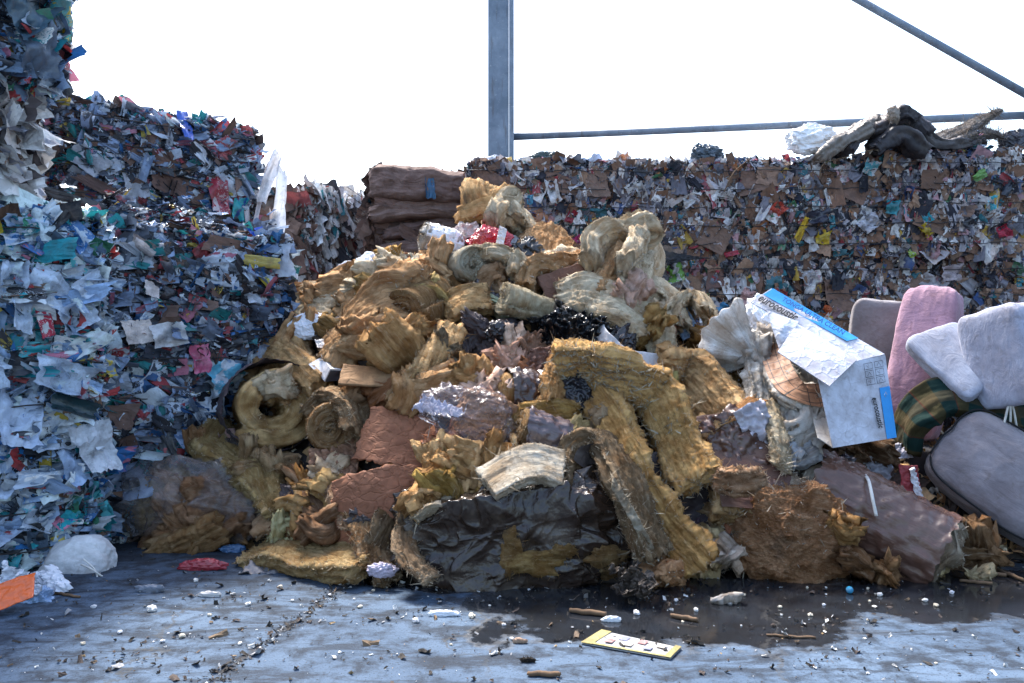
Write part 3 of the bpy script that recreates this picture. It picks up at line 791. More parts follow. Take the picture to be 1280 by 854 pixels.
# steel frame standing behind the bales
fr = D.objects.new('steel_gantry', None); COL.objects.link(fr); fr.location = (-.14, 10.3, 0)
tag(fr, 'bluish grey open steel frame with column, rail and brace rising behind the bales', 'steel structure')
def column(x, y, h):
    return boxes('column', [((x - .165, y - .15, 0), (x + .10, y - .138, h)), ((x + .102, y - .17, 0), (x + .165, y + .13, h)), ((x - .165, y - .137, 0), (x - .15, y + .13, h))], M['steel'], fr, .004)
column(0, 0, 7.5); column(6.9, -1.15, 7.2)
tube('rail', [(.16, -.02, 4.03), (6.8, -1.12, 4.03)], .046, M['steel'], fr, 14)
tube('diagonal_brace', [(3.14, -.38, 6.37), (6.36, -1.22, 3.99)], .045, M['steel'], fr, 14)
V = np.array([(6.1, -1.01, 4.03), (6.75, -1.115, 4.03)]); tube('rail_sleeve', V, .068, M['steel'], fr, 14)
pst = boxes('steel_post', [((-.075, -.075, 0), (.075, .075, 4.9))], M['steel'], None, .006); pst.location = (-5.62, 9.85, 0)
tag(pst, 'slim grey steel post showing in the gap between the two left bale stacks', 'post')

# ---------------- left stacks
yw = 40.; cx, sx = math.cos(R_(yw)), math.sin(R_(yw))
def back_from(px, d, L): # left front corner so that the right front corner is at pixel px, distance d
    e = P(px, 427, d); return (e[0] - cx * L, e[1] - sx * L)
c = back_from(122, 5.15, 1.75)
gl = 'baled waste stacked on the left'
BL1 = BALE('waste_bale', c, 0, (1.75, 1.1, 1.14), yw, 'plastic', 'bluish white plastic film bale standing on the ground at the far left', group=gl, seed=21, dens=1500, faces='FRT', size=.054, big=60, tilt=.42, thk=.075, aspect=2.0)
c = back_from(126, 5.15, 1.75)
BL2 = BALE('waste_bale', c, 1.15, (1.75, 1.1, 1.05), yw, 'plastic', 'white and teal plastic bale, second in the far left stack under the white paper bale', group=gl, seed=22, dens=1500, faces='FRT', size=.054, big=60, tilt=.42, thk=.075, aspect=2.0, loose_top=.20)
c = back_from(24, 4.98, 1.6)
BL3 = BALE('waste_bale', c, 2.22, (1.6, 1.0, .74), yw, 'white', 'white carton and paper bale squeezed under the topmost plastic bale at far left', group=gl, seed=23, dens=620, faces='FRT', size=.10, big=50, tilt=.7, thk=.06, aspect=1.9, extra_big=1.15)
c = back_from(66, 5.0, 1.9)
BL4 = BALE('waste_bale', c, 2.97, (1.9, 1.1, 1.1), yw, 'plastic', 'shaggy blue and white plastic bale overhanging at the top left corner', group=gl, seed=24, dens=1200, faces='FRT', size=.064, big=60, tilt=.5, thk=.09, aspect=2.0)
c = back_from(40, 5.0, 2.0)  # extra bale above the view, added to throw shade on the concrete
BALE('waste_bale', (c[0], c[1]), 4.09, (2.0, 1.5, 1.1), yw, 'plastic', 'unseen blue and white plastic bale added on the far left stack to shade the concrete', group=gl, seed=29, dens=300, faces='FR', size=.09, big=12, tilt=.4, thk=.07, aspect=2.)
# second stack
c = back_from(358, 6.35, 1.55)
BL5 = BALE('waste_bale', c, 0, (1.55, 1.1, 1.14), yw, 'dark', 'dark plastic bale on the ground in the shade behind the clear sack', group=gl, seed=25, dens=1100, faces='FR', size=.06, big=50, tilt=.4, thk=.08, aspect=2.)
BL6 = BALE('waste_bale', c, 1.15, (1.55, 1.1, 1.05), yw, 'dark', 'bale of mixed bottles and film with a littered top, under the squared grey bale', group=gl, seed=26, dens=1600, faces='FRT', size=.050, big=60, tilt=.4, thk=.075, aspect=2., loose_top=.35)
c = P(62, 427, 6.05)
BL7 = BALE('waste_bale', (c[0], c[1]), 2.22, (1.60, 1.15, 1.06), yw, 'dark', 'squared bale of grey shredded film with brown card and torn white streamers', group=gl, seed=27, dens=2000, faces='FRTL', size=.038, big=46, tilt=.3, thk=.05, loose_top=.02, aspect=2.2)
# chosen pieces on the left bales
own_scrap(BL7, 'cardboard_flap', (.95, -.05, .52), (.1, -1, 0), .30, .46, (.13, .075, .06), 2, .3, .1, 1.5, seed=5)
own_scrap(BL7, 'cardboard_flap', (.42, -.04, .35), (.2, -1, 0), .12, .6, (.12, .075, .065), 2, .3, .1, 1.4, seed=6)
own_scrap(BL7, 'plastic_film', (.25, -.05, .58), (0, -1, .1), .2, .25, (.42, .44, .50), 1, .3, .15, 1.1, seed=7)
own_scrap(BL7, 'plastic_film', (.6, -.05, .45), (0, -1, .1), .18, .30, (.45, .46, .52), 1, .3, .15, .3, seed=71)
own_scrap(BL7, 'red_packaging', (1.22, -.07, .42), (.1, -1, .1), .17, .30, (.36, .03, .05), 1, .6, .35, .2, (.6, .5, .5), seed=8)
own_scrap(BL7, 'teal_wrapper', (1.42, -.07, .32), (.1, -1, .1), .13, .2, (.02, .36, .38), 1, .8, .35, .2, (.02, .10, .35), seed=9)
own_scrap(BL7, 'blue_bag', (.98, -.04, .98), (.1, -.8, .6), .10, .32, (.02, .10, .50), 1, .6, .3, .1, seed=10)
for k, (lx, lz, a, b, cc) in enumerate([(1.68, .62, .10, .62, (.74, .72, .74)), (1.60, .40, .045, .7, (.62, .56, .58)), (1.76, .35, .16, .6, (.78, .78, .80)), (1.72, .05, .09, .55, (.52, .46, .48)), (1.5, .1, .05, .5, (.55, .5, .52))]):
    own_scrap(BL7, 'torn_streamer', (lx, -.10, lz), (.25, -1, .1), a, b, cc, 1, .7, .25, .12 * (k - 2), seed=12 + k)
own_scrap(BL6, 'yellow_wrapper', (1.28, -.06, .78), (.1, -1, .4), .07, .24, (.60, .46, .04), 1, .6, .3, .9, seed=31)
own_scrap(BL6, 'white_card', (.52, -.09, .62), (.1, -1, .2), .11, .13, (.70, .62, .60), 0, .1, .04, .1, seed=32)
own_scrap(BL6, 'white_card', (.42, -.09, .32), (.0, -1, .1), .19, .15, (.62, .55, .52), 2, .2, .06, .2, seed=33)
own_scrap(BL6, 'cardboard_tube', (.45, -.06, .9), (.2, -1, .4), .20, .16, (.50, .46, .46), 0, 4.6, .06, 1.2, seed=34)
own_scrap(BL6, 'foil_lid', (.62, -.09, .30), (.1, -1, .2), .2, .18, (.60, .60, .62), 1, .6, .25, .3, seed=35)
own_scrap(BL6, 'pink_bag', (.85, -.08, .12), (.1, -1, .2), .13, .2, (.55, .12, .22), 1, .9, .4, .3, seed=36)
own_scrap(BL6, 'blue_packet', (1.02, -.08, .0), (.1, -1, .2), .24, .2, (.10, .38, .52), 1, .5, .25, .6, (.5, .55, .6), seed=37)
own_scrap(BL6, 'blue_basin', (1.38, .08, 1.02), (.3, -.9, .6), .2, .3, (.03, .10, .55), 1, .9, .2, .4, seed=38)
own_scrap(BL2, 'yellow_bottle', (1.15, -.07, .92), (.2, -1, .2), .16, .1, (.62, .50, .05), 1, 4.4, .08, .4, seed=41)
own_scrap(BL2, 'white_foam_sheet', (.98, -.08, .98), (.3, -1, .3), .16, .28, (.75, .78, .80), 0, .3, .06, .7, seed=42)
own_scrap(BL2, 'red_carton', (1.42, -.09, .36), (.1, -1, .1), .09, .15, (.40, .03, .06), 0, .1, .06, .3, (.6, .6, .6), seed=43)
for k, (lx, lz, a) in enumerate([(1.25, .62, .24), (1.45, .55, .30), (1.6, .40, .28), (1.3, .42, .2), (1.08, .5, .2), (1.66, .6, .2), (1.1, .12, .3), (1.5, .02, .32)]):
    own_scrap(BL2, 'plastic_bag', (lx, -.06, lz), (.2, -1, .2), a * .72, a, (.56, .66, .80), 1, 2.0, .32, k * 1.1, seed=44 + k)
for k, (lx, lz, a) in enumerate([(1.3, .95, .40), (1.1, .8, .3), (1.5, .8, .3), (1.22, .55, .24), (1.62, .62, .3), (1.4, .3, .2), (1.2, .25, .22)]):
    own_scrap(BL1, 'plastic_bag', (lx, -.06, lz), (.2, -1, .4), a * .7, a * .8, [(.50, .60, .76), (.36, .48, .68), (.60, .68, .78)][k % 3], 1, 1.8, .32, k * .9, seed=60 + k)
own_scrap(BL1, 'dark_bottle', (1.6, -.11, .98), (.2, -1, .3), .20, .26, (.02, .05, .06), 1, 3.8, .1, 1.4, seed=70)
own_scrap(BL1, 'paper_sack', (1.72, -.1, .72), (.2, -1, .1), .22, .3, (.50, .53, .58), 0, .4, .2, .5, seed=72)
for k, (lx, lz, a, cc) in enumerate([(1.55, .85, .42, (.62, .70, .80)), (1.3, .55, .36, (.70, .74, .80)), (1.75, .45, .34, (.07, .13, .18)), (1.65, .7, .26, (.08, .30, .60)), (1.45, .25, .3, (.12, .14, .2)), (1.8, .2, .30, (.12, .16, .22)), (1.5, .05, .3, (.04, .05, .07)), (1.2, .9, .3, (.2, .35, .6))]):
    own_scrap(BL4, 'plastic_bag', (lx, -.07, lz), (.3, -1, .1), a * .8, a, cc, 1, 1.8, .35, k * 1.3, seed=80 + k)

# ---------------- far middle stacks
gm = 'bales at the back of the yard'
c = P(385, 427, 10.0); yw2 = 66.
for z, H, lab, sd in ((0, 1.15, 'lowest brown and white bale of the far stack behind the littered left bale', 30), (1.15, 1.08, 'white leafed paper bale, middle of the far stack left of the sky gap', 31), (2.25, 1.05, 'brown carton bale with white page edges, topmost beside the sky gap', 32)):
    b = BALE('paper_bale', (c[0], c[1]), z, (1.75, 1.15, H), yw2, 'leaf', lab, group=gm, seed=sd, dens=1000 if z else 250, faces='FLT' if z else 'FL', size=.08, big=30 if z else 6, tilt=.2, thk=.05, styles={'L': 'brown', 'T': 'brown'}, leaf='F', wires=0)
    if z > 1:
        for k in range(7): own_scrap(b, 'cardboard_flap', (-.03 - .02 * (k % 2), .15 + .14 * k, H * (.2 + .11 * ((k * 3) % 7))), (-1, .1, .2), .36, .44, [(.16, .09, .07), (.20, .12, .09), (.12, .07, .055)][k % 3], 2, .3, .08, k * .7, seed=90 + k)
c = P(462, 427, 9.75)
for z, H, L, dx, lab, sd in ((0, 1.2, 1.4, 0.02, 'lowest brown cardboard bale hidden behind the heap below the sky gap', 33), (1.2, 1.2, 1.36, .12, 'rumpled brown cardboard bale just under the rounded one by the sky gap', 34), (2.42, 1.0, 1.32, .0, 'rounded brown cardboard bale at the top, right of the sky gap', 35)):
    b = BALE('cardboard_bale', (c[0] + dx, c[1]), z, (L, 1.1, H), 4, 'brown', lab, group=gm, seed=sd, dens=300 if z else 120, faces='FLT', size=.11, big=30 if z else 5, tilt=.16, thk=.04, wires=0, aspect=1.8)
    if z > 1:
        rr = np.random.default_rng(sd); zz = .05
        hs = [.20, .17, .22, .42] if z > 2 else [.26, .2, .3, .22, .26]
        for k, hh in enumerate(hs):
            wtop = 1.40 if (z > 2 and k == 3) else 1.22
            V, fs = lump_arrays((wtop + rr.uniform(-.12, .12), .7 + (.14 if k == 3 else 0), hh * 1.08), 6, 4.6, .05, .05, .03, 0, sd + k * 2.3, 0, .06)
            V[:, 2] += .05 * np.sin(V[:, 0] * rr.uniform(2, 4) + k) + .025 * perlin(V * np.array([5, 1, 1]) + k)
            V = V @ rot(rr.uniform(-4, 4), 0, 0).T
            link('cardboard_fold', mesh('cardboard_fold', V, fs, True, {'fib': V + k}, [M['board']]), b, [(.22, .145, .125), (.18, .115, .10), (.25, .17, .145), (.20, .13, .11)][k % 4], (.66 + rr.uniform(-.06, .06), .16 + rr.uniform(-.03, .05), zz + hh / 2)); zz += hh
        for k in range(7): own_scrap(b, 'cardboard_flap', (rr.uniform(.1, L - .1), -.24, rr.uniform(.1, H - .1)), (rr.normal() * .2, -1, rr.normal() * .5), rr.uniform(.10, .2), rr.uniform(.25, .5), [(.22, .14, .12), (.16, .10, .085)][k % 2], 2, .6, .1, 1.57 + rr.normal() * .3, seed=140 + k + sd)
        own_scrap(b, 'blue_film', (.75, -.30, H * .80 if z > 2 else H * .9), (.1, -1, .3), .10, .25, (.02, .10, .20), 1, .6, .3, .2, seed=140 + sd)
top_b = b
for k in range(5):
    tube('wire_end', [(.05 - .02 * k, .02, .42 + .085 * k), (-.12, -.02, .50 + .085 * k), (-.27 + .03 * k * 0, -.05, .60 + .085 * k)], .0035, M['wire'], top_b, 5, 12)

# ---------------- back wall on the right
gw = 'mixed scrap bales of the right back wall'
WD = 8.75
rows = [
 (0, 1.16, [(-.40, 1.5), (1.12, 1.75), (2.9, 2.2), (5.14, 1.5)], 200),
 (1.2, 1.16, [(-.32, 1.62), (1.33, 1.78), (3.14, 2.0), (5.16, 1.5)], 1250),
 (2.345, 1.03, [(-.46, 1.48), (1.04, 1.50), (2.56, 1.50), (4.08, 1.47), (5.60, 1.3)], 1550)]
labs = {
 (0, 0): 'ground level scrap bale behind the middle of the heap', (0, 1): 'ground level scrap bale behind the white fan of wool', (0, 2): 'ground level scrap bale behind the carton and pink cushion', (0, 3): 'ground level scrap bale behind the grey armchair cushion',
 (1, 0): 'second tier scrap bale left of the black sheet, behind the heap top', (1, 1): 'second tier scrap bale with a green lid, right below the black sheet', (1, 2): 'second tier scrap bale with orange tags directly above the pink cushion', (1, 3): 'second tier scrap bale at the right picture edge beyond the dark gap',
 (2, 0): 'top tier mixed bale with upright brown boxes, right beside the steel column foot', (2, 1): 'top tier mixed bale with pale cartons, above the black sheet', (2, 2): 'top tier mixed bale with a yellow toy pattern, left of the draped hide', (2, 3): 'top tier mixed bale right below the draped dark hide', (2, 4): 'top tier scrap bale cut by the right picture edge'}
WB = {}
for ti, (z, H, lst, dn) in enumerate(rows):
    for k, (x, L) in enumerate(lst):
        WB[ti, k] = BALE('scrap_bale', (x, WD + (.04 if ti == 1 else 0) + .03 * ((k * 7) % 3)), z, (L, 1.1, H + ((0, 0, .02, .09, .07)[k] if ti == 2 else 0)), (-.8, .6, 0, 1.0, -.5)[(k + ti) % 5], 'mixed', labs[ti, k], group=gw, seed=200 + 10 * ti + k, dens=dn, faces='FTL' if (k == 0 and ti) else ('FT' if ti == 2 else 'F'), size=.054, big=(10, 70, 80)[ti], tilt=.22, thk=.045, strata=.1, wires=(0, 4, 5)[ti], loose_top=.05 + (.12 if k == 3 else 0), styles={'T': 'dark'})
bx = [((2, 0), .16, .72, .34, .36, (.17, .10, .075)), ((2, 0), .42, .74, .22, .40, (.16, .09, .07)), ((2, 0), 1.0, .76, .22, .38, (.18, .11, .085)), ((2, 0), 1.36, .74, .26, .28, (.20, .13, .10)), ((2, 1), .5, .75, .22, .3, (.30, .22, .19)), ((2, 1), .35, .25, .26, .26, (.22, .14, .10)), ((2, 1), 1.2, .2, .28, .3, (.18, .11, .08)), ((2, 1), .75, .15, .3, .24, (.22, .15, .11)), ((2, 2), .28, .86, .24, .34, (.28, .17, .12)), ((2, 2), .1, .78, .26, .3, (.20, .12, .09)), ((2, 2), 1.2, .70, .22, .24, (.19, .11, .08)), ((2, 3), .55, .30, .16, .62, (.17, .10, .07)), ((2, 3), .66, .5, .14, .5, (.19, .115, .085)), ((1, 1), .9, .9, .3, .22, (.15, .085, .07)), ((1, 2), .5, .7, .34, .4, (.17, .10, .075)), ((1, 2), 1.3, .75, .3, .26, (.19, .12, .09))]
for k, (key, lx, lz, a, b, cc) in enumerate(bx):
    own_scrap(WB[key], 'cardboard_box', (lx, -.045, lz), (.1 * ((k % 3) - 1), -1, .1), a, b, cc, 2, .35, .07, 1.5 + .15 * ((k % 5) - 2), seed=300 + k)
cl = [((2, 0), .72, .3, .14, .3, (.03, .13, .34)), ((2, 0), .9, .12, .12, .2, (.03, .16, .32)), ((2, 0), 1.1, .42, .13, .2, (.34, .03, .05)), ((2, 0), .66, .6, .09, .15, (.10, .35, .5)), ((2, 0), .9, .68, .16, .28, (.68, .66, .66)), ((2, 0), 1.18, .15, .13, .12, (.5, .05, .18)), ((2, 1), .08, .2, .14, .22, (.05, .22, .10)), ((2, 1), 1.36, .02, .07, .22, (.48, .03, .06)), ((2, 1), .9, .6, .14, .2, (.66, .62, .6)), ((2, 2), .62, .3, .09, .34, (.60, .38, .03)), ((2, 2), .84, .2, .18, .2, (.62, .42, .03)), ((2, 2), .70, .12, .14, .22, (.66, .64, .64)), ((2, 2), 1.33, .34, .26, .22, (.50, .50, .56)), ((2, 2), 1.3, .48, .13, .16, (.62, .6, .6)), ((2, 2), .78, .42, .2, .34, (.03, .03, .05)), ((2, 2), .35, .5, .16, .2, (.52, .08, .05)), ((2, 2), 1.35, .95, .18, .24, (.10, .40, .45)), ((2, 3), .05, .52, .16, .22, (.03, .26, .30)), ((2, 3), .42, .42, .13, .17, (.05, .40, .48)), ((2, 3), .42, .26, .12, .17, (.58, .40, .03)), ((2, 3), .26, .0, .11, .12, (.35, .5, .05)), ((2, 3), 1.25, .25, .2, .2, (.40, .03, .06)), ((2, 3), 1.0, .85, .12, .18, (.20, .42, .10)), ((2, 3), 1.3, .72, .1, .3, (.03, .04, .06)), ((2, 3), 1.12, .55, .13, .2, (.06, .42, .5)), ((1, 1), .75, .62, .22, .2, (.03, .25, .10)), ((1, 1), .98, .55, .16, .2, (.04, .22, .40)), ((1, 1), 1.24, .68, .26, .17, (.56, .34, .32)), ((1, 1), .45, .95, .24, .2, (.16, .36, .05)), ((1, 1), .6, .8, .22, .08, (.62, .60, .62)), ((1, 2), .32, .55, .14, .16, (.55, .13, .04)), ((1, 2), .7, .35, .16, .14, (.58, .16, .06)), ((1, 2), .95, .3, .1, .12, (.03, .2, .3)), ((1, 2), .12, .9, .24, .2, (.58, .56, .58)), ((1, 2), 1.5, .85, .26, .3, (.50, .46, .48)), ((1, 2), 1.7, .95, .22, .26, (.54, .44, .46)), ((1, 2), .2, .4, .08, .26, (.55, .2, .12))]
for k, (key, lx, lz, a, b, cc) in enumerate(cl):
    own_scrap(WB[key], 'coloured_wrapper', (lx, -.05, lz), (.15 * ((k % 3) - 1), -1, .12), a * .8, b * .8, cc, 1 if k % 3 else 0, .9, .5, .4 * ((k % 7) - 3), (.62, .6, .6) if k % 4 == 0 else None, seed=340 + k)
# ================================================================== THE HEAP
TAN = (.72, .46, .245); YEL = (.80, .53, .26); OCH = (.62, .37, .16); CRM = (.87, .76, .56); PAL_ = (.80, .69, .50); BRN = (.36, .19, .09); PNK = (.50, .27, .15); WHT = (.84, .85, .82); GRY = (.30, .29, .27)
KRF = (.36, .155, .085); FILM = (.075, .034, .024); BLK = (.012, .012, .015); OLV = (.035, .031, .028)

def build_mound():
    px = np.linspace(150, 1330, 120); top_x = [100, 240, 330, 420, 520, 590, 700, 790, 850, 930, 1020, 1330]; top_y = [640, 520, 420, 365, 320, 285, 320, 340, 420, 450, 470, 480]
    rows = []
    t = np.concatenate([np.linspace(0, 1, 60), np.linspace(1.04, 1.5, 14)])
    for x in px:
        yb = np.interp(x, _gx, _gy) - 4; yt = np.interp(x, top_x, top_y)
        col = []
        for k in t:
            if k <= 1:
                y = yb + (yt - yb) * k; d = dm(x, y) + .22; p = P(x, y, d)
                if k == 0: p[2] = -.02
            else:
                d = dm(x, yt) + .22 + (k - 1) * 2.6; p = np.array([(x - 640) / F * dm(x, yt), min(d, 8.6), max(0, p_last[2] * (1 - max(0, k - 1.25) * .6))])
            if k <= 1: p_last = p.copy()
            col.append(p)
        rows.append(col)
    V = np.array(rows); nu, nv = V.shape[:2]; V = V.reshape(-1, 3)
    V = V + vnoise(V * 3.1, 3) * .07 * np.clip(V[:, 2:3] / .3, 0, 1); V[:, 2] = np.maximum(V[:, 2], -.03)
    f = grid_faces(nu, nv)
    base = (V, [f])
    r = np.random.default_rng(77); N = normals(V, [f]); N *= np.sign(-N[:, 1:2] + N[:, 2:3] * .6 + 1e-6)
    k = r.choice(len(V), 5200); k = k[V[k, 2] > .02]; n = len(k)
    cs = np.array([TAN, OCH, BRN, (.12, .08, .06), (.03, .03, .035), (.10, .07, .06), CRM, (.5, .5, .5), (.2, .2, .22)]); w = np.array([20, 16, 12, 14, 14, 12, 5, 3, 4.]); w /= w.sum()
    c1 = cs[r.choice(len(cs), n, p=w)] * r.uniform(.6, 1.1, (n, 1))
    a = .05 * np.exp(r.normal(size=n) * .5)
    Vv, ff, suv, C1, C2 = scrap_arrays(r, V[k] + N[k] * r.uniform(-.02, .05, (n, 1)), unit(N[k] + .6 * r.normal(size=(n, 3))), a, a * r.uniform(1, 2.2, n), 5, r.normal(size=n) * 1.2, r.uniform(.1, .5, n), r.uniform(0, 6.3, n), c1, c1 * .8)
    V2 = Vv.reshape(-1, 3); allV = np.concatenate([V, V2]); z = np.zeros_like(V)
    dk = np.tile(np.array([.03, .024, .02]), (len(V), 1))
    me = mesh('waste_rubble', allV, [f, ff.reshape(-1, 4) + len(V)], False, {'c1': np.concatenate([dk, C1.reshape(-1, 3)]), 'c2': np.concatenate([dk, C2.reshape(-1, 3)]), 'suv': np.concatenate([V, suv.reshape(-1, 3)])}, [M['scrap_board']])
    o = link('waste_rubble', me); tag(o, 'dark crumbled insulation and torn wrappings packed beneath the heap', 'rubble', kind='stuff')
build_mound()

GW = 'torn glass wool on the heap'
fW = lambda n=700, l=.03, up=.3: ((.80, .76, .66), n, l, up)
# --- crest
LUMP('glass_wool_chunk', 606, 262, 52, 48, YEL, 'squarish dirty yellow wool chunk standing at the very peak of the heap', 'insulation', 'peak chunk', p=4, roll=-12, dd=.1, amp=.12, group=GW, fringe=fW(300))
BATT('glass_wool_batt', [(618, 292, 0), (640, 262, .0), (652, 285, .05)], (.3, 1, -.1), 60, 20, CRM, 'small folded cream wool pad sticking up above the red bag', 'insulation', 'cream pad over the red bag', group=GW, fringe=fW(400))
o = LUMP('plastic_bag', 611, 302, 48, 40, (.42, .012, .03), 'crumpled bright red plastic bag with a whitish strip near the heap peak', 'bag', 'red bag', mat='film', dd=-.12, facets=14, wr=.22, amp=.1, fold=.08, fine=0, lev=6)
o2 = sheet_arrays(.07, .24, 5.5, crump=.012); V = o2[0] @ rot(-12, 10, 0).T + np.array([.10, -.15, -.02]); link('white_strip', mesh('white_strip', V, o2[1], True, {'fib': o2[2]}, [M['soft_film']]), o, (.62, .58, .58))
BATT('glass_wool_batt', [(686, 345, .0), (686, 315, .08), (690, 284, .12)], (1, .25, -.15), 82, 16, TAN, 'pointed tan wool slab standing upright right of the red bag', 'insulation', 'pointed upright slab', taper=[1.1, 1.0, .35], group=GW, fringe=fW(600))
ROLL('insulated_tube', 552, 302, (1, .35, -.25), 34, 46, (.62, .62, .60), 'short pale tube end lying at the crest left of the red bag', 'tube', 'pale tube', turns=1.3, hollow=.5, wrap=('tube_jacket', 'soft_film', (.62, .62, .64)))
SHEET('plastic_sheet', 535, 322, 62, 34, (.20, .20, .22), 'stiff dark grey sheet with a pale edge beneath the pale tube', 'sheet', 'grey sheet', mat='soft_film', roll=20, pitch=50, dd=-.02)
SHEET('paper_sheet', 588, 268, 18, 46, (.66, .62, .62), 'curled white paper strip on the left flank of the peak chunk', 'paper', None, mat='white_board', roll=-25, dd=.05, bendx=.25)
SHEET('paper_sheet', 583, 288, 34, 22, (.62, .52, .50), 'pinkish white scrap of card below the curled white strip', 'paper', None, mat='white_board', roll=20, dd=.02)
ROLL('glass_wool_roll', 578, 336, (.55, -.8, .08), 48, 56, (.56, .53, .42), 'pale greenish wool roll with its round spiral end facing out, near the crest', 'insulation roll', 'pale spiral roll', turns=2.4, hollow=.12, dd=-.05, group='rolls of glass wool', fringe=fW(500, .025))
LUMP('glass_wool_chunk', 541, 340, 46, 46, TAN, 'rounded tan wool knob left of the pale spiral roll', 'insulation', 'rounded knob', group=GW, fringe=fW(260))
BATT('glass_wool_batt', [(600, 328, 0), (625, 328, -.03), (648, 337, 0), (655, 358, .03)], (.2, 1, -.3), 70, 18, CRM, 'wavy cream batt spilling down right of the pale spiral roll', 'insulation', 'wavy cream batt', group=GW, fringe=fW(500))
SHEET('plastic_tray', 668, 322, 58, 40, (.045, .045, .05), 'black folded plastic tray in front of the pointed upright slab', 'tray', 'black tray', mat='film', roll=-20, pitch=40, dd=-.12, crump=.03, bendx=.12)
SHEET('white_board', 648, 305, 36, 22, (.70, .70, .74), 'small white printed board behind the black tray', 'board', None, mat='white_board', roll=-30, pitch=35, dd=-.02)
BATT('glass_wool_batt', [(742, 352, .0), (752, 322, .0), (775, 303, .02), (796, 297, .02), (803, 312, .0), (790, 340, -.06), (775, 362, -.1)], (.35, 1, .1), 95, 20, CRM, 'large bright folded batt arching over the right shoulder of the crest', 'insulation', 'bright folded batt', dd=.0, group=GW, fringe=fW(1500, .035, .2))
BATT('glass_wool_batt', [(760, 372, .0), (768, 340, -.05), (782, 320, -.06)], (.7, .7, .2), 34, 17, TAN, 'inner fold of tan wool hanging under the bright folded batt', 'insulation', None, dd=-.14, group=GW)
BATT('glass_wool_batt', [(778, 372, .0), (792, 345, -.05), (803, 318, -.04)], (.7, .7, .2), 30, 15, CRM, 'outer pleat of pale wool at the right end of the bright folded batt', 'insulation', None, dd=-.14, group=GW)
o = BATT('cardboard_gutter', [(678, 362, 0), (712, 350, 0), (742, 340, 0)], (.1, .45, .9), 34, 5, (.16, .085, .06), 'straight brown cardboard gutter lying left below the bright folded batt', 'cardboard', 'cardboard gutter', mat='board', dd=-.15, rough=.004, strat=.001, rag=.01)
BATT('glass_wool_batt', [(655, 372, .02), (668, 347, .0), (692, 332, 0), (720, 326, .05)], (.3, 1, .2), 60, 22, TAN, 'rumpled tan batt bending behind the cardboard gutter', 'insulation', 'rumpled batt behind the gutter', group=GW, fringe=fW(600))
LUMP('glass_wool_chunk', 700, 324, 34, 24, CRM, 'small fluffy cream knot right of the black tray', 'insulation', None, group=GW, fringe=fW(220))
BATT('glass_wool_batt', [(702, 378, 0), (735, 372, -.04), (770, 384, -.04), (802, 408, .0)], (.2, .6, .8), 54, 24, CRM, 'wide furry batt with white nap lying below the bright folded batt', 'insulation', 'furry batt', dd=-.1, group=GW, fringe=((.80, .72, .60), 2200, .035, .2))
BATT('glass_wool_batt', [(800, 360, .05), (822, 366, 0), (842, 384, 0), (856, 412, .02)], (.3, 1, .3), 60, 16, CRM, 'cream batt curling down at the right end of the crest', 'insulation', 'curling cream batt', group=GW, fringe=fW(600))
BATT('glass_wool_batt', [(826, 405, 0), (850, 380, .02), (872, 375, .02), (888, 398, 0)], (.3, 1, .1), 50, 13, PAL_, 'thin pale arch of wool left above the white fan', 'insulation', 'pale arch', group=GW, fringe=fW(400))
SHEET('slate_sheet', 855, 398, 24, 42, (.16, .22, .30), 'blue grey triangular sheet standing beneath the pale arch', 'sheet', 'blue grey sheet', mat='soft_film', roll=25, dd=-.08)
BATT('glass_wool_batt', [(822, 385, 0), (826, 412, -.04), (832, 448, -.05)], (.9, .3, .1), 26, 14, CRM, 'ragged cream strand dangling right of the furry batt', 'insulation', 'cream strand', dd=-.1, group=GW, fringe=fW(400))
ROLL('glass_wool_roll', 672, 383, (1, .25, -.28), 48, 88, (.66, .58, .40), 'pale cream rolled batt tapering to the right above the black bag', 'insulation roll', 'tapering cream roll', turns=1.9, hollow=.1, dd=-.12, taper=.6, group='rolls of glass wool', fringe=fW(900, .02))
SHEET('plastic_sheet', 622, 360, 46, 36, (.13, .115, .125), 'mauve grey film flap between the spiral roll and the tapering cream roll', 'sheet', 'mauve film flap', mat='film', roll=15, pitch=35, dd=-.08, crump=.035)
BATT('glass_wool_batt', [(560, 388, 0), (582, 376, -.03), (608, 374, 0)], (.2, .7, .7), 36, 16, YEL, 'stringy yellow batt left of the tapering cream roll', 'insulation', 'stringy batt', dd=-.08, group=GW, fringe=((.60, .48, .26), 600, .03, 0))
LUMP('glass_wool_chunk', 612, 345, 28, 20, YEL, 'tiny yellow block wedged below the wavy cream batt', 'insulation', None, group=GW)
# --- upper left
BATT('glass_wool_batt', [(412, 446, .0), (450, 415, -.05), (495, 378, -.05), (528, 352, .0)], (.55, .35, .75), 68, 40, TAN, 'big hunched tan batt sloping up the left flank of the heap', 'insulation', 'big hunched batt', dd=-.12, group=GW, fringe=fW(1200, .03, .45), taper=[.7, 1, 1.1, .9])
ROLL('glass_wool_roll', 528, 378, (.55, .75, .35), 70, 66, (.36, .23, .11), 'brownish rolled end with dark underside at the top of the hunched batt', 'insulation roll', 'brownish rolled end', turns=2.0, hollow=.1, dd=-.12, group='rolls of glass wool', fringe=fW(500, .02, .5))
LUMP('glass_wool_chunk', 500, 425, 64, 56, OCH, 'sagging ochre bulge on the near side of the hunched batt', 'insulation', 'ochre bulge', dd=-.2, group=GW)
LUMP('glass_wool_chunk', 455, 434, 70, 40, TAN, 'low tan roll of wool below the hunched batt left end', 'insulation', 'low tan roll', dd=-.18, roll=15, group=GW)
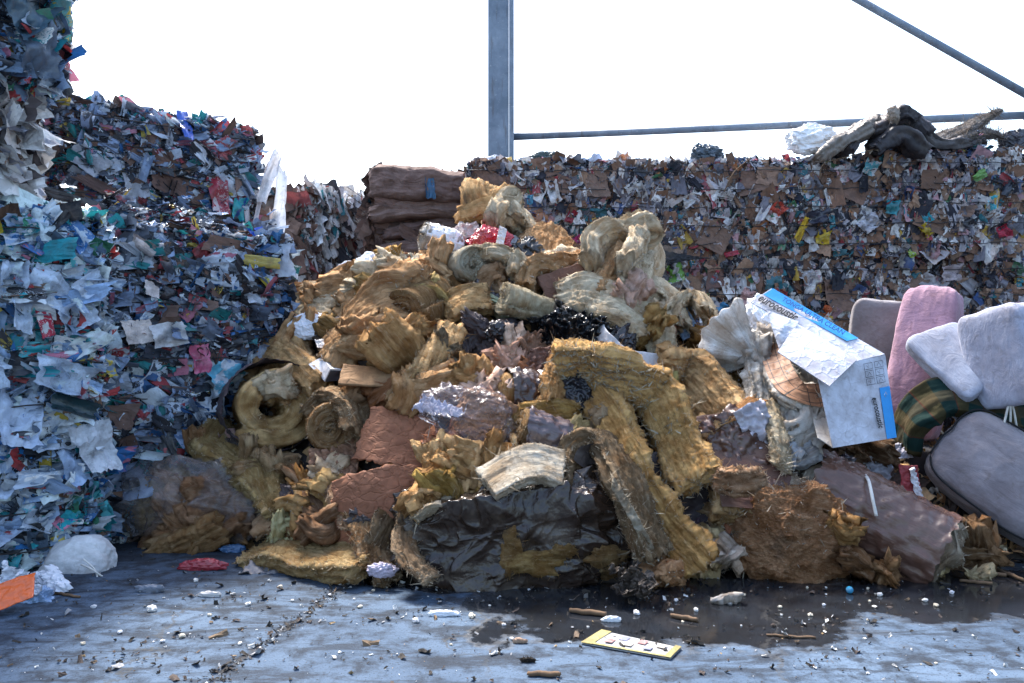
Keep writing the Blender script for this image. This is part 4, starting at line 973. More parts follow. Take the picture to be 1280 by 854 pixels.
for k, (x, y, w, h, c, lb) in enumerate([(478, 352, 46, 40, CRM, 'fluffy cream clump right of the white film sack'), (508, 348, 40, 46, CRM, 'upright cream clump touching the brownish rolled end'), (486, 322, 30, 22, (.62, .40, .14), 'orange tinged tuft on top of the fluffy cream clump'), (455, 372, 40, 26, PAL_, 'pale shredded tuft below the fluffy cream clump'), (446, 388, 56, 26, TAN, 'flat tan wad left of the hunched batt top'), (424, 362, 44, 44, TAN, 'pointed tan wad in front of the white film sack'), (372, 372, 34, 28, BRN, 'brown tuft against the littered left bale'), (405, 378, 48, 26, TAN, 'wide tan wad left under the pointed one')]):
    LUMP('glass_wool_chunk', x, y, w, h, c, lb, 'insulation', lb.split(' ')[0] + ' ' + lb.split(' ')[1] + ' tuft' if k < 2 else None, dd=-.04, fold=.28, ridge=.2, group=GW, fringe=fW(350))
LUMP('plastic_sack', 466, 340, 96, 50, (.60, .63, .70), 'white crinkled film sack lying behind the cream clumps', 'sack', 'white film sack', mat='soft_film', dd=.14, facets=12, wr=.16, amp=.1, fine=0, lev=6, roll=14, dp=.7)
BATT('glass_wool_batt', [(318, 432, .0), (345, 404, -.04), (380, 385, -.05), (418, 395, .0)], (.45, .5, .7), 64, 26, CRM, 'cream batt with shaggy crest draped at the left end of the heap', 'insulation', 'shaggy draped batt', dd=-.04, group=GW, fringe=fW(1400, .035, .3))
LUMP('plastic_bag', 385, 408, 56, 34, (.66, .68, .74), 'smooth clear whitish bag resting on the shaggy draped batt', 'bag', 'clear whitish bag', mat='soft_film', dd=-.22, facets=8, wr=.07, amp=.08, fine=0, fold=.05, lev=6, roll=5)
LUMP('glass_wool_chunk', 360, 425, 80, 34, TAN, 'tan lower fold beneath the clear whitish bag', 'insulation', 'tan lower fold', dd=-.14, group=GW)
SHEET('paper_sheet', 414, 425, 36, 20, (.74, .72, .70), 'white card corner poking out right of the clear whitish bag', 'card', None, mat='white_board', roll=25, pitch=55, dd=-.22)
for k, (p, w, lb, sh) in enumerate([([(292, 462, 0), (318, 440, -.04), (350, 440, -.04), (392, 484, 0)], 46, 'ribbed yellow batt folded over above the big spiral roll', 'ribbed yellow batt'), ([(300, 476, 0), (325, 455, -.04), (345, 458, -.04), (372, 500, 0)], 30, 'short brown edged fold under the ribbed yellow batt', None), ([(332, 436, 0), (360, 445, -.05), (398, 482, -.03)], 26, 'upper rib of yellow wool right above the big spiral roll', None)]):
    BATT('glass_wool_batt', p, (.35, .5, .8), w, 22, [YEL, TAN, YEL][k], lb, 'insulation', sh, dd=-.08 - .05 * k, group=GW)
# hero roll, left
ROLL('glass_wool_roll', 332, 510, (.42, -.90, .12), 112, 150, (.80, .55, .26), 'biggest yellow wool roll with hollow spiral end, in the left of the heap', 'insulation roll', 'biggest spiral roll', turns=1.75, hollow=.30, dd=.12, squash=.9, wrap=('dark_wrapper', 'soft_film', (.07, .055, .065), 1.05, 1.0), group='rolls of glass wool', start=.9, fz=3000, rough=.02)
LUMP('glass_wool_chunk', 346, 482, 34, 24, PAL_, 'pale tongue of wool inside the mouth of the biggest spiral roll', 'insulation', None, dd=-.40, group=GW)
SHEET('plastic_sheet', 258, 525, 100, 105, (.045, .036, .045), 'dark purplish sheet hanging left of the biggest spiral roll', 'sheet', 'dark purplish sheet', mat='soft_film', roll=-38, pitch=20, dd=.10, crump=.02)
BATT('glass_wool_batt', [(275, 530, 0), (262, 556, -.05), (290, 572, -.06), (318, 590, -.06), (342, 640, -.08)], (.8, .5, .2), 44, 18, (.40, .29, .13), 'frayed ochre strand drooping below the biggest spiral roll onto the clear sack', 'insulation', 'drooping frayed strand', dd=-.12, group=GW, taper=[.6, .8, .7, 1.2, .3], fringe=((.55, .42, .22), 500, .04, -.2))
LUMP('glass_wool_chunk', 328, 596, 72, 50, (.42, .30, .17), 'shaggy drab wool wad hanging over the right of the clear sack', 'insulation', 'shaggy drab wad', dd=-.08, fold=.3, ridge=.24, group=GW, fringe=((.55, .43, .27), 800, .04, -.3))
# styrofoam and card
ob = D.objects.new('foam_box', None); COL.objects.link(ob); oc = P(412, 460, dm(412, 460) - .24); ob.location = oc; tag(ob, 'small white foam box lying between the hunched batt and the cardboard piece', 'box'); reg(412, 460, 'white foam box')
q = lambda x, y, dz=0.: P(x, y, dm(412, 460) - .24 + dz) - oc
panel('lid_face', [q(402, 447, .04), q(442, 449, .14), q(438, 463, -.02), q(413, 462, -.12)], M['white_board'], ob, (.80, .80, .82), .012)
panel('side_face', [q(386, 456, .02), q(402, 447, .05), q(413, 462, -.12), q(406, 477, -.12)], M['white_board'], ob, (.74, .74, .78), .012)
panel('front_face', [q(406, 477, -.10), q(413, 463, -.11), q(440, 464, -.01), q(436, 474, .02)], M['white_board'], ob, (.10, .10, .12), .012)
panel('back_face', [q(390, 455, .06), q(402, 448, .10), q(442, 450, .19), q(436, 474, .16)], M['white_board'], ob, (.6, .6, .62), .012)
SHEET('cardboard_piece', 468, 471, 84, 36, (.33, .195, .10), 'flat tan cardboard piece lying right below the white foam box', 'cardboard', 'tan cardboard piece', mat='board', roll=-5, pitch=52, dd=-.24, crump=.004, creases=1, thick=.02, ragged=.01)
ROLL('glass_wool_roll', 412, 533, (.25, -.95, .05), 62, 70, (.44, .28, .14), 'small tight spiral roll beside the red brown kraft sheets', 'insulation roll', 'small tight spiral roll', turns=2.3, hollow=.16, dd=-.06, group='rolls of glass wool')
BATT('glass_wool_batt', [(398, 510, 0), (422, 494, -.04), (446, 512, -.03), (448, 545, .02)], (.3, 1, 0), 60, 14, (.46, .32, .19), 'loose outer layer curling over the small tight spiral roll', 'insulation', None, dd=-.08, group=GW)
LUMP('glass_wool_chunk', 442, 502, 46, 34, (.40, .24, .13), 'pinkish tan wad above the small tight spiral roll', 'insulation', 'pinkish wad', dd=-.06, group=GW)
# kraft sheets
SHEET('kraft_sheet', 490, 542, 122, 84, KRF, 'upper red brown kraft sheet with a flat creased face', 'paper', 'upper kraft sheet', roll=-6, pitch=32, dd=-.10, crump=.006, creases=7, bendx=.14, thick=.016, ragged=.06, corner=.13, n=56)
SHEET('kraft_sheet', 482, 606, 128, 92, (.29, .125, .07), 'lower red brown kraft sheet with a curled top edge and orange rim', 'paper', 'lower kraft sheet', roll=12, pitch=22, dd=-.20, crump=.006, creases=7, bendx=.20, bendz=.08, thick=.018, ragged=.06, corner=.15, n=56)
SHEET('kraft_sheet', 415, 578, 66, 56, (.34, .19, .12), 'crumpled pinkish kraft flap left of the lower kraft sheet', 'paper', 'pinkish kraft flap', roll=20, pitch=30, dd=-.12, crump=.04, thick=.03)
for k, (pts, w, lb) in enumerate([([(400, 600, 0), (425, 622, -.05), (438, 655, -.05)], 24, 'torn pinkish wool strip hanging from the pinkish kraft flap'), ([(388, 618, 0), (405, 650, -.04), (410, 672, 0)], 20, 'thin torn wool strip hanging at the dark hollow'), ([(445, 640, 0), (455, 668, -.05), (462, 705, -.02)], 22, 'wool strip trailing down to the flat ground slab')]):
    BATT('glass_wool_strip', pts, (.9, .4, .1), w, 10, [(.46, .30, .19), (.36, .22, .14), (.40, .25, .13)][k], lb, 'insulation', None, dd=-.08, group=GW, taper=[1.2, .8, .5], fringe=((.5, .36, .24), 200, .03, -.5))
# middle
BATT('glass_wool_strip', [(508, 482, 0), (530, 462, -.05), (548, 436, -.06), (566, 412, -.02)], (.6, .6, .3), 26, 18, YEL, 'frayed yellow strip pointing up in the middle left of the heap', 'insulation', 'frayed pointing strip', dd=-.14, group=GW, fringe=((.7, .58, .34), 500, .045, -.2))
LUMP('glass_wool_chunk', 563, 442, 24, 42, (.30, .26, .19), 'grey beige smooth lump right of the frayed pointing strip', 'insulation', None, dd=-.10, group=GW)
LUMP('glass_wool_chunk', 541, 484, 44, 44, TAN, 'round tan plug behind the clear film on the brown pad', 'insulation', 'round tan plug', dd=-.10, group=GW)
LUMP('glass_wool_chunk', 588, 478, 60, 48, OCH, 'blocky ochre cube of wool left of the brown film roll stub', 'insulation', 'blocky ochre cube', p=5, amp=.08, roll=15, dd=-.10, group=GW, yaw=25)
ROLL('glass_wool_roll', 652, 496, (.92, .35, -.1), 66, 66, OCH, 'stubby wool roll in dark brown film under the crumpled brown paper', 'insulation roll', 'brown film roll stub', turns=1.8, hollow=.1, dd=-.06, wrap=('brown_film', 'film', (.05, .030, .025), 1.02, .7), group='rolls of glass wool')
SHEET('kraft_sheet', 630, 432, 92, 62, (.26, .135, .085), 'crumpled brown paper with a whitish back left below the black bag', 'paper', 'crumpled brown paper', roll=-32, pitch=35, dd=-.16, crump=.075, creases=6, thick=.012)
SHEET('kraft_sheet', 672, 442, 70, 62, (.30, .17, .11), 'stiff brown fold rising toward the black bag', 'paper', None, roll=35, pitch=25, dd=-.18, crump=.06, creases=5, thick=.012)
SHEET('kraft_sheet', 690, 458, 56, 56, (.20, .11, .085), 'dull brown rounded paper flap left of the long yellow batts', 'paper', 'dull brown flap', roll=-10, pitch=15, dd=-.16, crump=.03, bendx=.15)
CRUMP('plastic_bag', 700, 410, 118, 52, (.004, .005, .008), 'shiny black crumpled refuse bag in the upper middle of the heap', 'bag', 'shiny black bag', dd=-.22, roll=6)
o = BATT('board_strip', [(748, 412, 0), (762, 436, -.04), (795, 450, -.05), (838, 455, 0)], (.1, .5, .85), 24, 3, (.60, .62, .66), 'bent whitish board strip behind the long yellow batts', 'board', 'bent whitish strip', mat='white_board', dd=-.14, rough=.004, strat=.001, rag=.01)
# hero yellow batts
HB = (.82, .53, .22)
BATT('glass_wool_batt', [(700, 456, .02), (738, 455, -.04), (776, 466, -.05), (816, 490, -.02)], (-.35, -.25, .9), 48, 26, HB, 'upper yellow slab with a white frayed top edge, first of the long batts', 'insulation', 'upper yellow slab', dd=-.34, group=GW, fringe=((.78, .74, .60), 1500, .045, .4), strat=.014, facing=('brown_facing', 'soft_film', (.035, .027, .028), 1, (.35, 1)))
BATT('glass_wool_batt', [(816, 482, .0), (834, 520, -.04), (852, 560, -.05), (872, 602, -.05)], (.85, -.25, .35), 48, 22, HB, 'steep yellow slab with white right edge falling beside the brown film sheet', 'insulation', 'steep yellow slab', dd=-.38, group=GW, fringe=((.78, .74, .60), 1300, .04, .25), strat=.014)
BATT('glass_wool_batt', [(820, 462, .05), (855, 470, .0), (885, 495, -.02), (908, 530, .0)], (.55, -.2, .8), 60, 24, YEL, 'rear yellow slab behind the steep one, below the bent whitish strip', 'insulation', 'rear yellow slab', dd=-.16, group=GW, fringe=fW(700, .03, .4), strat=.014)
BATT('glass_wool_batt', [(735, 488, .05), (762, 520, .0), (784, 568, -.04), (808, 616, -.05), (838, 662, -.06), (876, 704, -.04)], (.85, -.2, .45), 42, 22, (.72, .44, .17), 'longest yellow batt running down to the puddle right of the dark wrapped bale', 'insulation', 'longest yellow batt', dd=-.20, group=GW, strat=.016, taper=[1.0, .9, .9, .8, .9, .8], facing=('brown_facing', 'soft_film', (.05, .035, .035), 1))
SHEET('plastic_sheet', 862, 628, 70, 140, (.035, .024, .026), 'dark maroon film sheet between the longest and the steep yellow batts', 'sheet', 'dark maroon sheet', mat='soft_film', roll=22, pitch=22, dd=-.16, crump=.02)
SHEET('plastic_sheet', 728, 496, 34, 66, (.012, .012, .016), 'black sheet standing for the shaded void under the upper yellow slab', 'sheet', None, mat='film', roll=35, pitch=10, dd=-.30, crump=.03)  # near-black sheet: shade of the void below the slab, put into colour
BATT('glass_wool_strip', [(888, 490, 0), (905, 505, -.04), (918, 524, 0)], (.6, -.2, .8), 34, 18, YEL, 'small frayed end of yellow wool above the orange rimmed film sheet', 'insulation', 'small frayed end', dd=-.20, group=GW, fringe=((.74, .64, .42), 400, .04, 0))
LUMP('glass_wool_chunk', 898, 452, 64, 66, (.26, .15, .05), 'dark stained ochre wad left under the white fan', 'insulation', 'stained ochre wad', dd=.10, group=GW)
BATT('glass_wool_strip', [(705, 440, 0), (694, 470, -.03), (690, 505, 0)], (.8, .5, .1), 26, 14, OCH, 'narrow ochre strip left of the upper yellow slab', 'insulation', None, dd=-.22, group=GW)
BATT('glass_wool_batt', [(640, 540, 0), (662, 520, -.04), (695, 516, -.03), (720, 520, 0)], (.25, .5, .8), 30, 9, (.44, .27, .085), 'thin ochre pad peeking out above the brown film roll', 'insulation', 'thin ochre pad', dd=-.2, group=GW)
ROLL('glass_wool_roll', 690, 552, (.9, .28, -.35), 58, 92, (.30, .19, .09), 'shiny brown film roll lying above the cream pad', 'insulation roll', 'shiny brown film roll', turns=1.6, hollow=.1, dd=-.14, wrap=('brown_film', 'film', (.085, .06, .062), 1.03, 1.0), group='rolls of glass wool')
BATT('wrapped_batt', [(712, 612, .02), (726, 566, -.04), (752, 552, -.08), (778, 600, -.1), (800, 650, -.1), (816, 692, -.06)], (.65, .75, .1), 46, 22, (.26, .185, .11), 'grey brown batt bent like an elbow with a white frayed seam', 'insulation', 'elbow shaped batt', dd=-.16, group=GW, facing=('dark_jacket', 'soft_film', (.055, .042, .038), 1, (.1, .6)), fringe=((.70, .68, .58), 700, .04, .3))
SHEET('jacket_strip', 788, 636, 12, 104, (.56, .52, .42), 'pale split seam running down the elbow shaped batt', 'strip', None, mat='wool', roll=28, pitch=20, dd=-.42, crump=.02, thick=.01, ragged=.12, fz=500)
BATT('glass_wool_batt', [(608, 606, .0), (640, 588, -.03), (668, 578, -.03), (704, 586, .02)], (.35, .72, .60), 54, 12, (.74, .68, .56), 'clean cream white pad lying on top of the dark wrapped bale', 'insulation', 'cream white pad', dd=-.36, group=GW, rough=.008, strat=.004, rag=.012, fz=900, fringe=fW(300, .015))
# clear film over brown pad
LUMP('glass_wool_pad', 608, 528, 72, 66, (.27, .14, .07), 'brown pad sealed in clear film right of the upper kraft sheet', 'insulation', 'brown pad in clear film', dd=-.16, p=4, amp=.1, roll=-25, yaw=20, mat='kraft')
LUMP('film_bag', 592, 530, 122, 82, (.34, .31, .36), 'loose clear film bag clinging to the brown pad', 'bag', 'clear film bag', mat='clear', dd=-.22, facets=12, wr=.22, amp=.12, ridge=.03, fine=0, roll=-20, lev=6)
SHEET('film_flap', 552, 508, 56, 22, (.42, .42, .52), 'milky folded rim of film left of the brown pad in clear film', 'film', None, mat='soft_film', roll=-18, pitch=45, dd=-.36, crump=.035)
for k, (x, y, w, h, lb) in enumerate([(556, 590, 52, 30, 'ochre wad right of the lower kraft sheet rim'), (588, 592, 64, 40, 'wide ochre wad left above the cream white pad'), (560, 614, 58, 30, 'ochre clump behind the top of the dark wrapped bale'), (620, 572, 66, 34, 'dark edged yellow wad above the cream white pad left corner'), (545, 568, 26, 32, 'curled yellow strand right of the kraft sheets'), (575, 566, 30, 26, 'knobbly yellow tuft under the clear film bag'), (530, 628, 36, 38, 'tan wad at the left shoulder of the dark wrapped bale'), (660, 566, 44, 22, 'flat yellow wad under the shiny brown film roll')]):
    LUMP('glass_wool_chunk', x, y, w, h, [OCH, YEL, (.46, .30, .09)][k % 3], lb, 'insulation', None, dd=-.16, fold=.26, ridge=.22, group=GW, roll=(-20, 10, 25)[k % 3])
# dark wrapped bale in front
o = LUMP('wrapped_wool_bale', 644, 668, 340, 182, (.026, .016, .011), 'large wool bale in torn dark brown film at the front of the heap', 'bale', 'dark wrapped bale', mat='film', dd=.16, facets=24, wr=.19, amp=.10, fold=.06, ridge=.03, fine=0, lev=7, dp=.8, p=3.4, pitch=8, seed=141.3)
def on_front(o, px, py, w, h, name, mat, col, proud, **kw):
    """patch of torn wool laid over the front of a piece: its own mesh under it, following the parent's surface"""
    me = o.data; n = len(me.vertices); co = np.empty(n * 3); me.vertices.foreach_get('co', co); co = co.reshape(-1, 3); lo = np.array(o.location)
    wv = co + lo; fm = wv[:, 1] < lo[1] + .05
    wv = wv[fm]; ppx = 640 + wv[:, 0] / wv[:, 1] * F; ppy = 427 - (wv[:, 2] - EYE) / wv[:, 1] * F
    nx = 26; u, v = np.meshgrid(np.linspace(-1, 1, nx), np.linspace(-1, 1, nx), indexing='ij'); sd = nseed()
    ang = np.arctan2(v, u); rr = np.maximum(np.abs(u), np.abs(v)); k = 1 + .45 * fbm(np.stack([np.cos(ang) * 1.6, np.sin(ang) * 1.6, 0 * u], -1) + sd, 3)
    X = px + np.cos(ang) * rr * k * w / 2; Y = py - np.sin(ang) * rr * k * h / 2
    out = np.zeros((nx, nx, 3))
    for i in range(nx):
        for j in range(nx):
            dd = (ppx - X[i, j]) ** 2 + (ppy - Y[i, j]) ** 2; b = np.argpartition(dd, 5)[:6]
            dpt = np.min(wv[b, 1]); h_ = proud * max(0., (1 - rr[i, j] ** 3)) - .012 * (rr[i, j] > .97)
            out[i, j] = P(X[i, j], Y[i, j], dpt - h_ - .004)
    out += vnoise(out * 22 + sd, 2) * .006
    V = out.reshape(-1, 3) - lo; f = grid_faces(nx, nx); N = normals(V, [f])
    if N[:, 1].mean() > 0: f = f[:, ::-1]; N = -N
    W, wf = fuzz(V, N, 350, .016); VV, FF, AA = join([(V, [f], V + sd), (W, wf, W)])
    return link(name, mesh(name, VV, FF, True, {'fib': AA}, [M[mat]]), o, col)
on_front(o, 668, 705, 86, 34, 'torn_wool_patch', 'wool', (.40, .26, .10), .03)
on_front(o, 638, 690, 26, 66, 'torn_wool_patch', 'wool', (.38, .24, .10), .02)
on_front(o, 762, 698, 56, 30, 'torn_wool_patch', 'wool', (.36, .24, .11), .025)
on_front(o, 770, 722, 40, 34, 'torn_wool_patch', 'wool', (.38, .28, .15), .025)
on_front(o, 705, 690, 38, 20, 'torn_wool_patch', 'wool', (.34, .22, .09), .02)
for k, (pts, w, c, lb) in enumerate([([(536, 618, 0), (512, 640, -.06), (502, 672, -.08), (520, 708, -.08), (538, 722, -.04)], 18, (.30, .21, .13), 'grey brown fringe of wool down the left end of the dark wrapped bale'), ([(500, 632, .08), (482, 660, .04), (470, 690, .04), (484, 722, .05)], 26, (.24, .17, .10), 'drab frayed wool flap at the far left of the dark wrapped bale'), ([(572, 628, -.1), (548, 632, -.14), (520, 648, -.14)], 20, (.62, .55, .42), 'pale fluffy collar on the left shoulder of the dark wrapped bale')]):
    BATT('glass_wool_flap', pts, (.75, .6, .2), w, 6, c, lb, 'insulation', None, dd=-.08, group=GW, fz=300)
CRUMP('film_tatter', 785, 732, 66, 26, (.05, .038, .03), 'dirty tatter of film and wool at the right foot of the dark wrapped bale', 'film', None, 'soft_film', dd=-.18, k=5, crump=.04)
# --- left floor
for k, (x, y, w, h, c, lb) in enumerate([(236, 648, 82, 58, (.46, .27, .15), 'pinkish brown wool bundle in the middle of the clear sack'), (292, 642, 80, 60, (.40, .23, .13), 'brown wool bundle in the right part of the clear sack'), (262, 668, 120, 40, (.44, .27, .13), 'flattened wool bundle at the bottom of the clear sack'), (262, 610, 110, 42, (.42, .25, .15), 'pinkish wool bundle at the top of the clear sack')]):
    LUMP('wool_bundle', x, y, w, h, c, lb, 'insulation', None, dd=.10, dp=.9, pitch=5, group=GW)
LUMP('wool_bundle', 210, 630, 66, 86, (.48, .33, .14), 'ochre wool end inside the left part of the clear sack', 'insulation', None, dd=.12, p=2.6, amp=.12, dp=.8, pitch=5)
LUMP('clear_sack', 252, 630, 196, 116, (.44, .42, .44), 'large clear plastic sack of brown wool lying on the left floor', 'sack', 'clear sack', mat='clear', dd=.06, facets=12, wr=.17, amp=.08, fold=.04, ridge=.03, fine=0, lev=6, dp=.95, roll=-4, pitch=5)
LUMP('plastic_bag', 228, 590, 110, 42, (.20, .21, .25), 'smoky translucent bag slumped on the clear sack', 'bag', 'smoky bag', mat='clear', dd=.04, facets=10, wr=.10, fine=0, lev=6, roll=8)
BATT('glass_wool_slab', [(322, 694, .02), (350, 690, -.02), (400, 700, -.04), (462, 704, -.02)], (.1, .9, .15), 62, 20, (.52, .37, .18), 'flat pale yellow slab lying on the concrete left of the dark wrapped bale', 'insulation', 'flat ground slab', dd=-.06, group=GW, rough=.010)
SHEET('plastic_sheet', 362, 713, 96, 40, (.16, .15, .16), 'grey film sheet spread under the flat ground slab', 'sheet', None, mat='soft_film', roll=-7, pitch=78, dd=-.10, crump=.02)
LUMP('paper_wad', 478, 713, 34, 16, (.48, .44, .55), 'lilac white paper wad on the concrete by the drab frayed flap', 'paper', None, mat='white_board', wr=.3, fine=0, dd=-.1)
for k, (x, y, w, h, rl, lb) in enumerate([(146, 575, 28, 42, 30, 'upper grey card triangle leaning in the dark by the clear sack'), (152, 632, 26, 56, 15, 'lower grey card triangle leaning in the dark by the clear sack'), (118, 545, 46, 44, 10, 'creased bluish paper sheet hanging low on the front left bale corner')]):
    SHEET('card_sheet', x, y, w, h, (.22, .23, .27), lb, 'card', None, mat='white_board', roll=rl, pitch=10, dd=.1 - .3 * (k == 2), corner=.3)
# white sack with a drawstring
o = LUMP('white_sack', 97, 702, 92, 66, (.62, .64, .66), 'white woven sack with a tied drawstring standing on the concrete at left', 'sack', 'white woven sack', mat='fabric', dd=-.32, facets=9, wr=.025, amp=.05, fold=.05, ridge=.02, fine=0, lev=6, dp=.8)
tube('drawstring', [(.10, -.14, .02), (.19, -.20, .01), (.25, -.17, -.05), (.28, -.12, -.10), (.25, -.1, -.15), (.15, -.16, -.13)], .006, M['cord'], o, 6, 40)
tube('drawstring', [(.12, -.16, .06), (.20, -.18, .0), (.22, -.2, -.06), (.14, -.2, -.12)], .005, M['cord'], o, 6, 30)
# ================================================================== RIGHT PART
o = BATT('wrapped_batt', [(898, 528, .0), (930, 588, -.02), (940, 645, .02)], (1, .35, .30), 98, 28, (.50, .33, .16), 'upright batt in dark brown film with an orange top rim, centre right', 'insulation', 'orange rimmed film sheet', dd=-.24, taper=[.85, 1.0, .8], facing=('brown_film', 'soft_film', FILM, -1), fringe=((.72, .66, .54), 800, .04, .2), rough=.01)
link('brown_film', D.meshes[o.children[0].data.name], o, FILM) if False else None
SHEET('film_sheet', 918, 575, 92, 132, (.070, .032, .022), 'brown film front hanging over the orange rimmed batt with a torn hole', 'film', 'brown film front', mat='film', roll=22, pitch=14, dd=-.42, crump=.026, bendx=.16, creases=7, ragged=.05, n=60)
BATT('batt_rim', [(874, 545, 0), (905, 524, -.02), (946, 504, 0)], (.2, .9, .3), 20, 7, (.55, .30, .13), 'orange brown rim along the top of the brown film front', 'insulation', None, dd=-.42, fz=500)
SHEET('film_flap', 958, 550, 44, 96, (.36, .34, .38), 'silvery wrinkled film flap on the right of the brown film front', 'film', 'silvery flap', mat='film', roll=24, pitch=15, dd=-.42, crump=.04)
BATT('glass_wool_strip', [(962, 508, 0), (972, 545, -.02), (980, 580, 0)], (.6, .6, .2), 16, 12, (.66, .58, .42), 'cream frayed strip edging the silvery flap', 'insulation', None, dd=-.40, fringe=((.75, .68, .55), 500, .035, -.3))
BATT('glass_wool_strip', [(900, 598, 0), (925, 602, -.02), (950, 596, 0)], (.1, .3, 1), 18, 6, (.44, .28, .17), 'pinkish wool tongue poking through the hole in the brown film front', 'insulation', None, dd=-.52)
LUMP('glass_wool_lump', 983, 668, 140, 120, (.44, .245, .13), 'big pinkish brown wool lump resting on the wet concrete', 'insulation', 'big pinkish lump', dd=-.02, p=2.8, amp=.14, fold=.10, ridge=.08, lam=.012, wr=.12, lev=7, dp=.75, roll=-12, pitch=12, fz=1500, fringe=((.66, .58, .48), 500, .03, .6), group=GW)
BATT('glass_wool_tuft', [(968, 600, 0), (990, 612, -.02), (1012, 632, 0)], (.6, .6, .3), 34, 12, (.60, .52, .42), 'whitish mat of fibres on top of the big pinkish lump', 'insulation', None, dd=-.22, fringe=((.74, .68, .58), 700, .03, -.1))
o = ROLL('glass_wool_roll', 1092, 652, (.74, -.48, -.40), 104, 172, (.44, .38, .30), 'long brown film wrapped roll with a ragged pale end and a cord around it', 'insulation roll', 'long brown film roll', turns=2.6, hollow=.12, dd=.02, wrap=('brown_film', 'film', (.105, .055, .040), 1.03, .95), group='rolls of glass wool', fringe=((.66, .62, .54), 900, .04, -.2))
tube('binding_cord', [(-.12, -.30, .10), (-.125, -.26, .20), (-.10, -.16, .275), (-.06, -.02, .29)], .010, M['cord'], o, 6, 24)
ROLL('glass_wool_roll', 1015, 600, (.74, -.42, -.35), 78, 90, (.30, .19, .09), 'rear brown film roll end tucked behind the long one', 'insulation roll', 'rear brown roll end', turns=2., hollow=.1, dd=.1, wrap=('brown_film', 'film', (.075, .040, .030), 1.03, 1.0), group='rolls of glass wool')
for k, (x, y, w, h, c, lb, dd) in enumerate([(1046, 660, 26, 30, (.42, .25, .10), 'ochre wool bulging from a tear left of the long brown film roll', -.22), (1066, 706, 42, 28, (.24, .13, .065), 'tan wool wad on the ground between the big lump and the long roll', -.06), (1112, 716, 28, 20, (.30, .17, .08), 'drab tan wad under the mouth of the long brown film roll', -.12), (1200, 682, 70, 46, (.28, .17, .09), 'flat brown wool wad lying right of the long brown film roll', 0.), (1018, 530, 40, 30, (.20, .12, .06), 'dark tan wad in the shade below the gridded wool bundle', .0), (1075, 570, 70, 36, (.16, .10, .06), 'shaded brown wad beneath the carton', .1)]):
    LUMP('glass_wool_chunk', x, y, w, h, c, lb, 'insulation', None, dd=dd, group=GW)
# white wool fan, gridded facing
def fan():
    d = dm(915, 420) - .50; c = P(915, 420, d); s = d / F; n = 60; m = 34
    V = []; sd = nseed()
    u, v = np.meshgrid(np.linspace(0, 1, n), np.linspace(0, 1, m), indexing='ij')
    a = np.radians(198 - 92 * u); r = .02 + v * (86 + 8 * perlin(np.stack([u * 9, 0 * u, 0 * u], -1)))
    ox, oy = 950, 452
    px = ox + np.cos(a) * r * (.92) + 0; py = oy - np.sin(a) * r * .95 + 0
    dp = d + .14 * v - .16 * u + .05 * np.sin(u * 16) * v + .012 * perlin(np.stack([u * 40, v * 3, 0 * u], -1))
    A = np.stack([(px - 640) / F * dp, dp, EYE + (427 - py) / F * dp], -1) - c; B = A + np.array([.02, .085, -.01]) + .012 * vnoise(A * 14, 1)
    fa = grid_faces(n, m); k = n * m; id_ = np.arange(k).reshape(n, m)
    rim = np.concatenate([id_[:, 0], id_[-1, 1:], id_[-2::-1, -1], id_[0, -2:0:-1]]); r2 = np.roll(rim, -1)
    VV = np.concatenate([A.reshape(-1, 3), B.reshape(-1, 3)])
    fib = np.concatenate([np.stack([v, u * 1.2, 0 * u], -1).reshape(-1, 3)] * 2) * .35
    finish('wool_fan', VV, [fa, fa[:, ::-1] + k, np.stack([rim, r2, r2 + k, rim + k], 1)], fib + sd, M['wool'], c, (.96, .96, .94), 'bright white fan of pleated wool left of the carton', 'insulation', None, 1400, .02)
    reg(915, 420, 'white fan')
fan()
LUMP('cloth', 957, 405, 34, 62, (.70, .72, .76), 'white crumpled cloth between the white fan and the carton', 'cloth', 'white cloth', mat='soft_film', dd=-.22, wr=.2, fine=0, roll=15)
for k, (pts, w, lb) in enumerate([([(952, 512, 0), (950, 470, -.03), (956, 430, .02)], 30, 'left gridded kraft band backed with white wool below the white cloth'), ([(968, 428, 0), (974, 462, -.05), (992, 494, -.08), (1022, 500, -.04)], 30, 'right gridded kraft band curling beneath the carton')]):
    BATT('gridded_wool_band', pts, (.75, .45, .3) if k == 0 else (.45, .5, .6), w, 12, WHT, lb, 'insulation', 'gridded band' if k == 0 else None, dd=-.34 - .05 * k, facing=('gridded_facing', 'grid', (.3, .2, .1), -1), rough=.008)
for k, (x, y, w, h, rl, lb) in enumerate([(968, 480, 34, 110, 8, 'white wool layer standing between the two gridded bands'), (1002, 462, 48, 72, -20, 'soft white wool wad inside the right gridded band'), (982, 530, 62, 44, 40, 'upper rounded white wool pad hanging under the right gridded band'), (1004, 540, 54, 42, 20, 'lower rounded white wool pad above the rear brown roll end'), (988, 566, 40, 26, 0, 'bluish white wad by the silvery flap')]):
    LUMP('white_wool_wad', x, y, w, h, (.74, .73, .70) if k < 4 else (.5, .54, .6), lb, 'insulation', None, dd=-.26 + .06 * (k == 0), roll=rl, amp=.12, fold=.06, ridge=.05, p=3, dp=.5, fz=300)
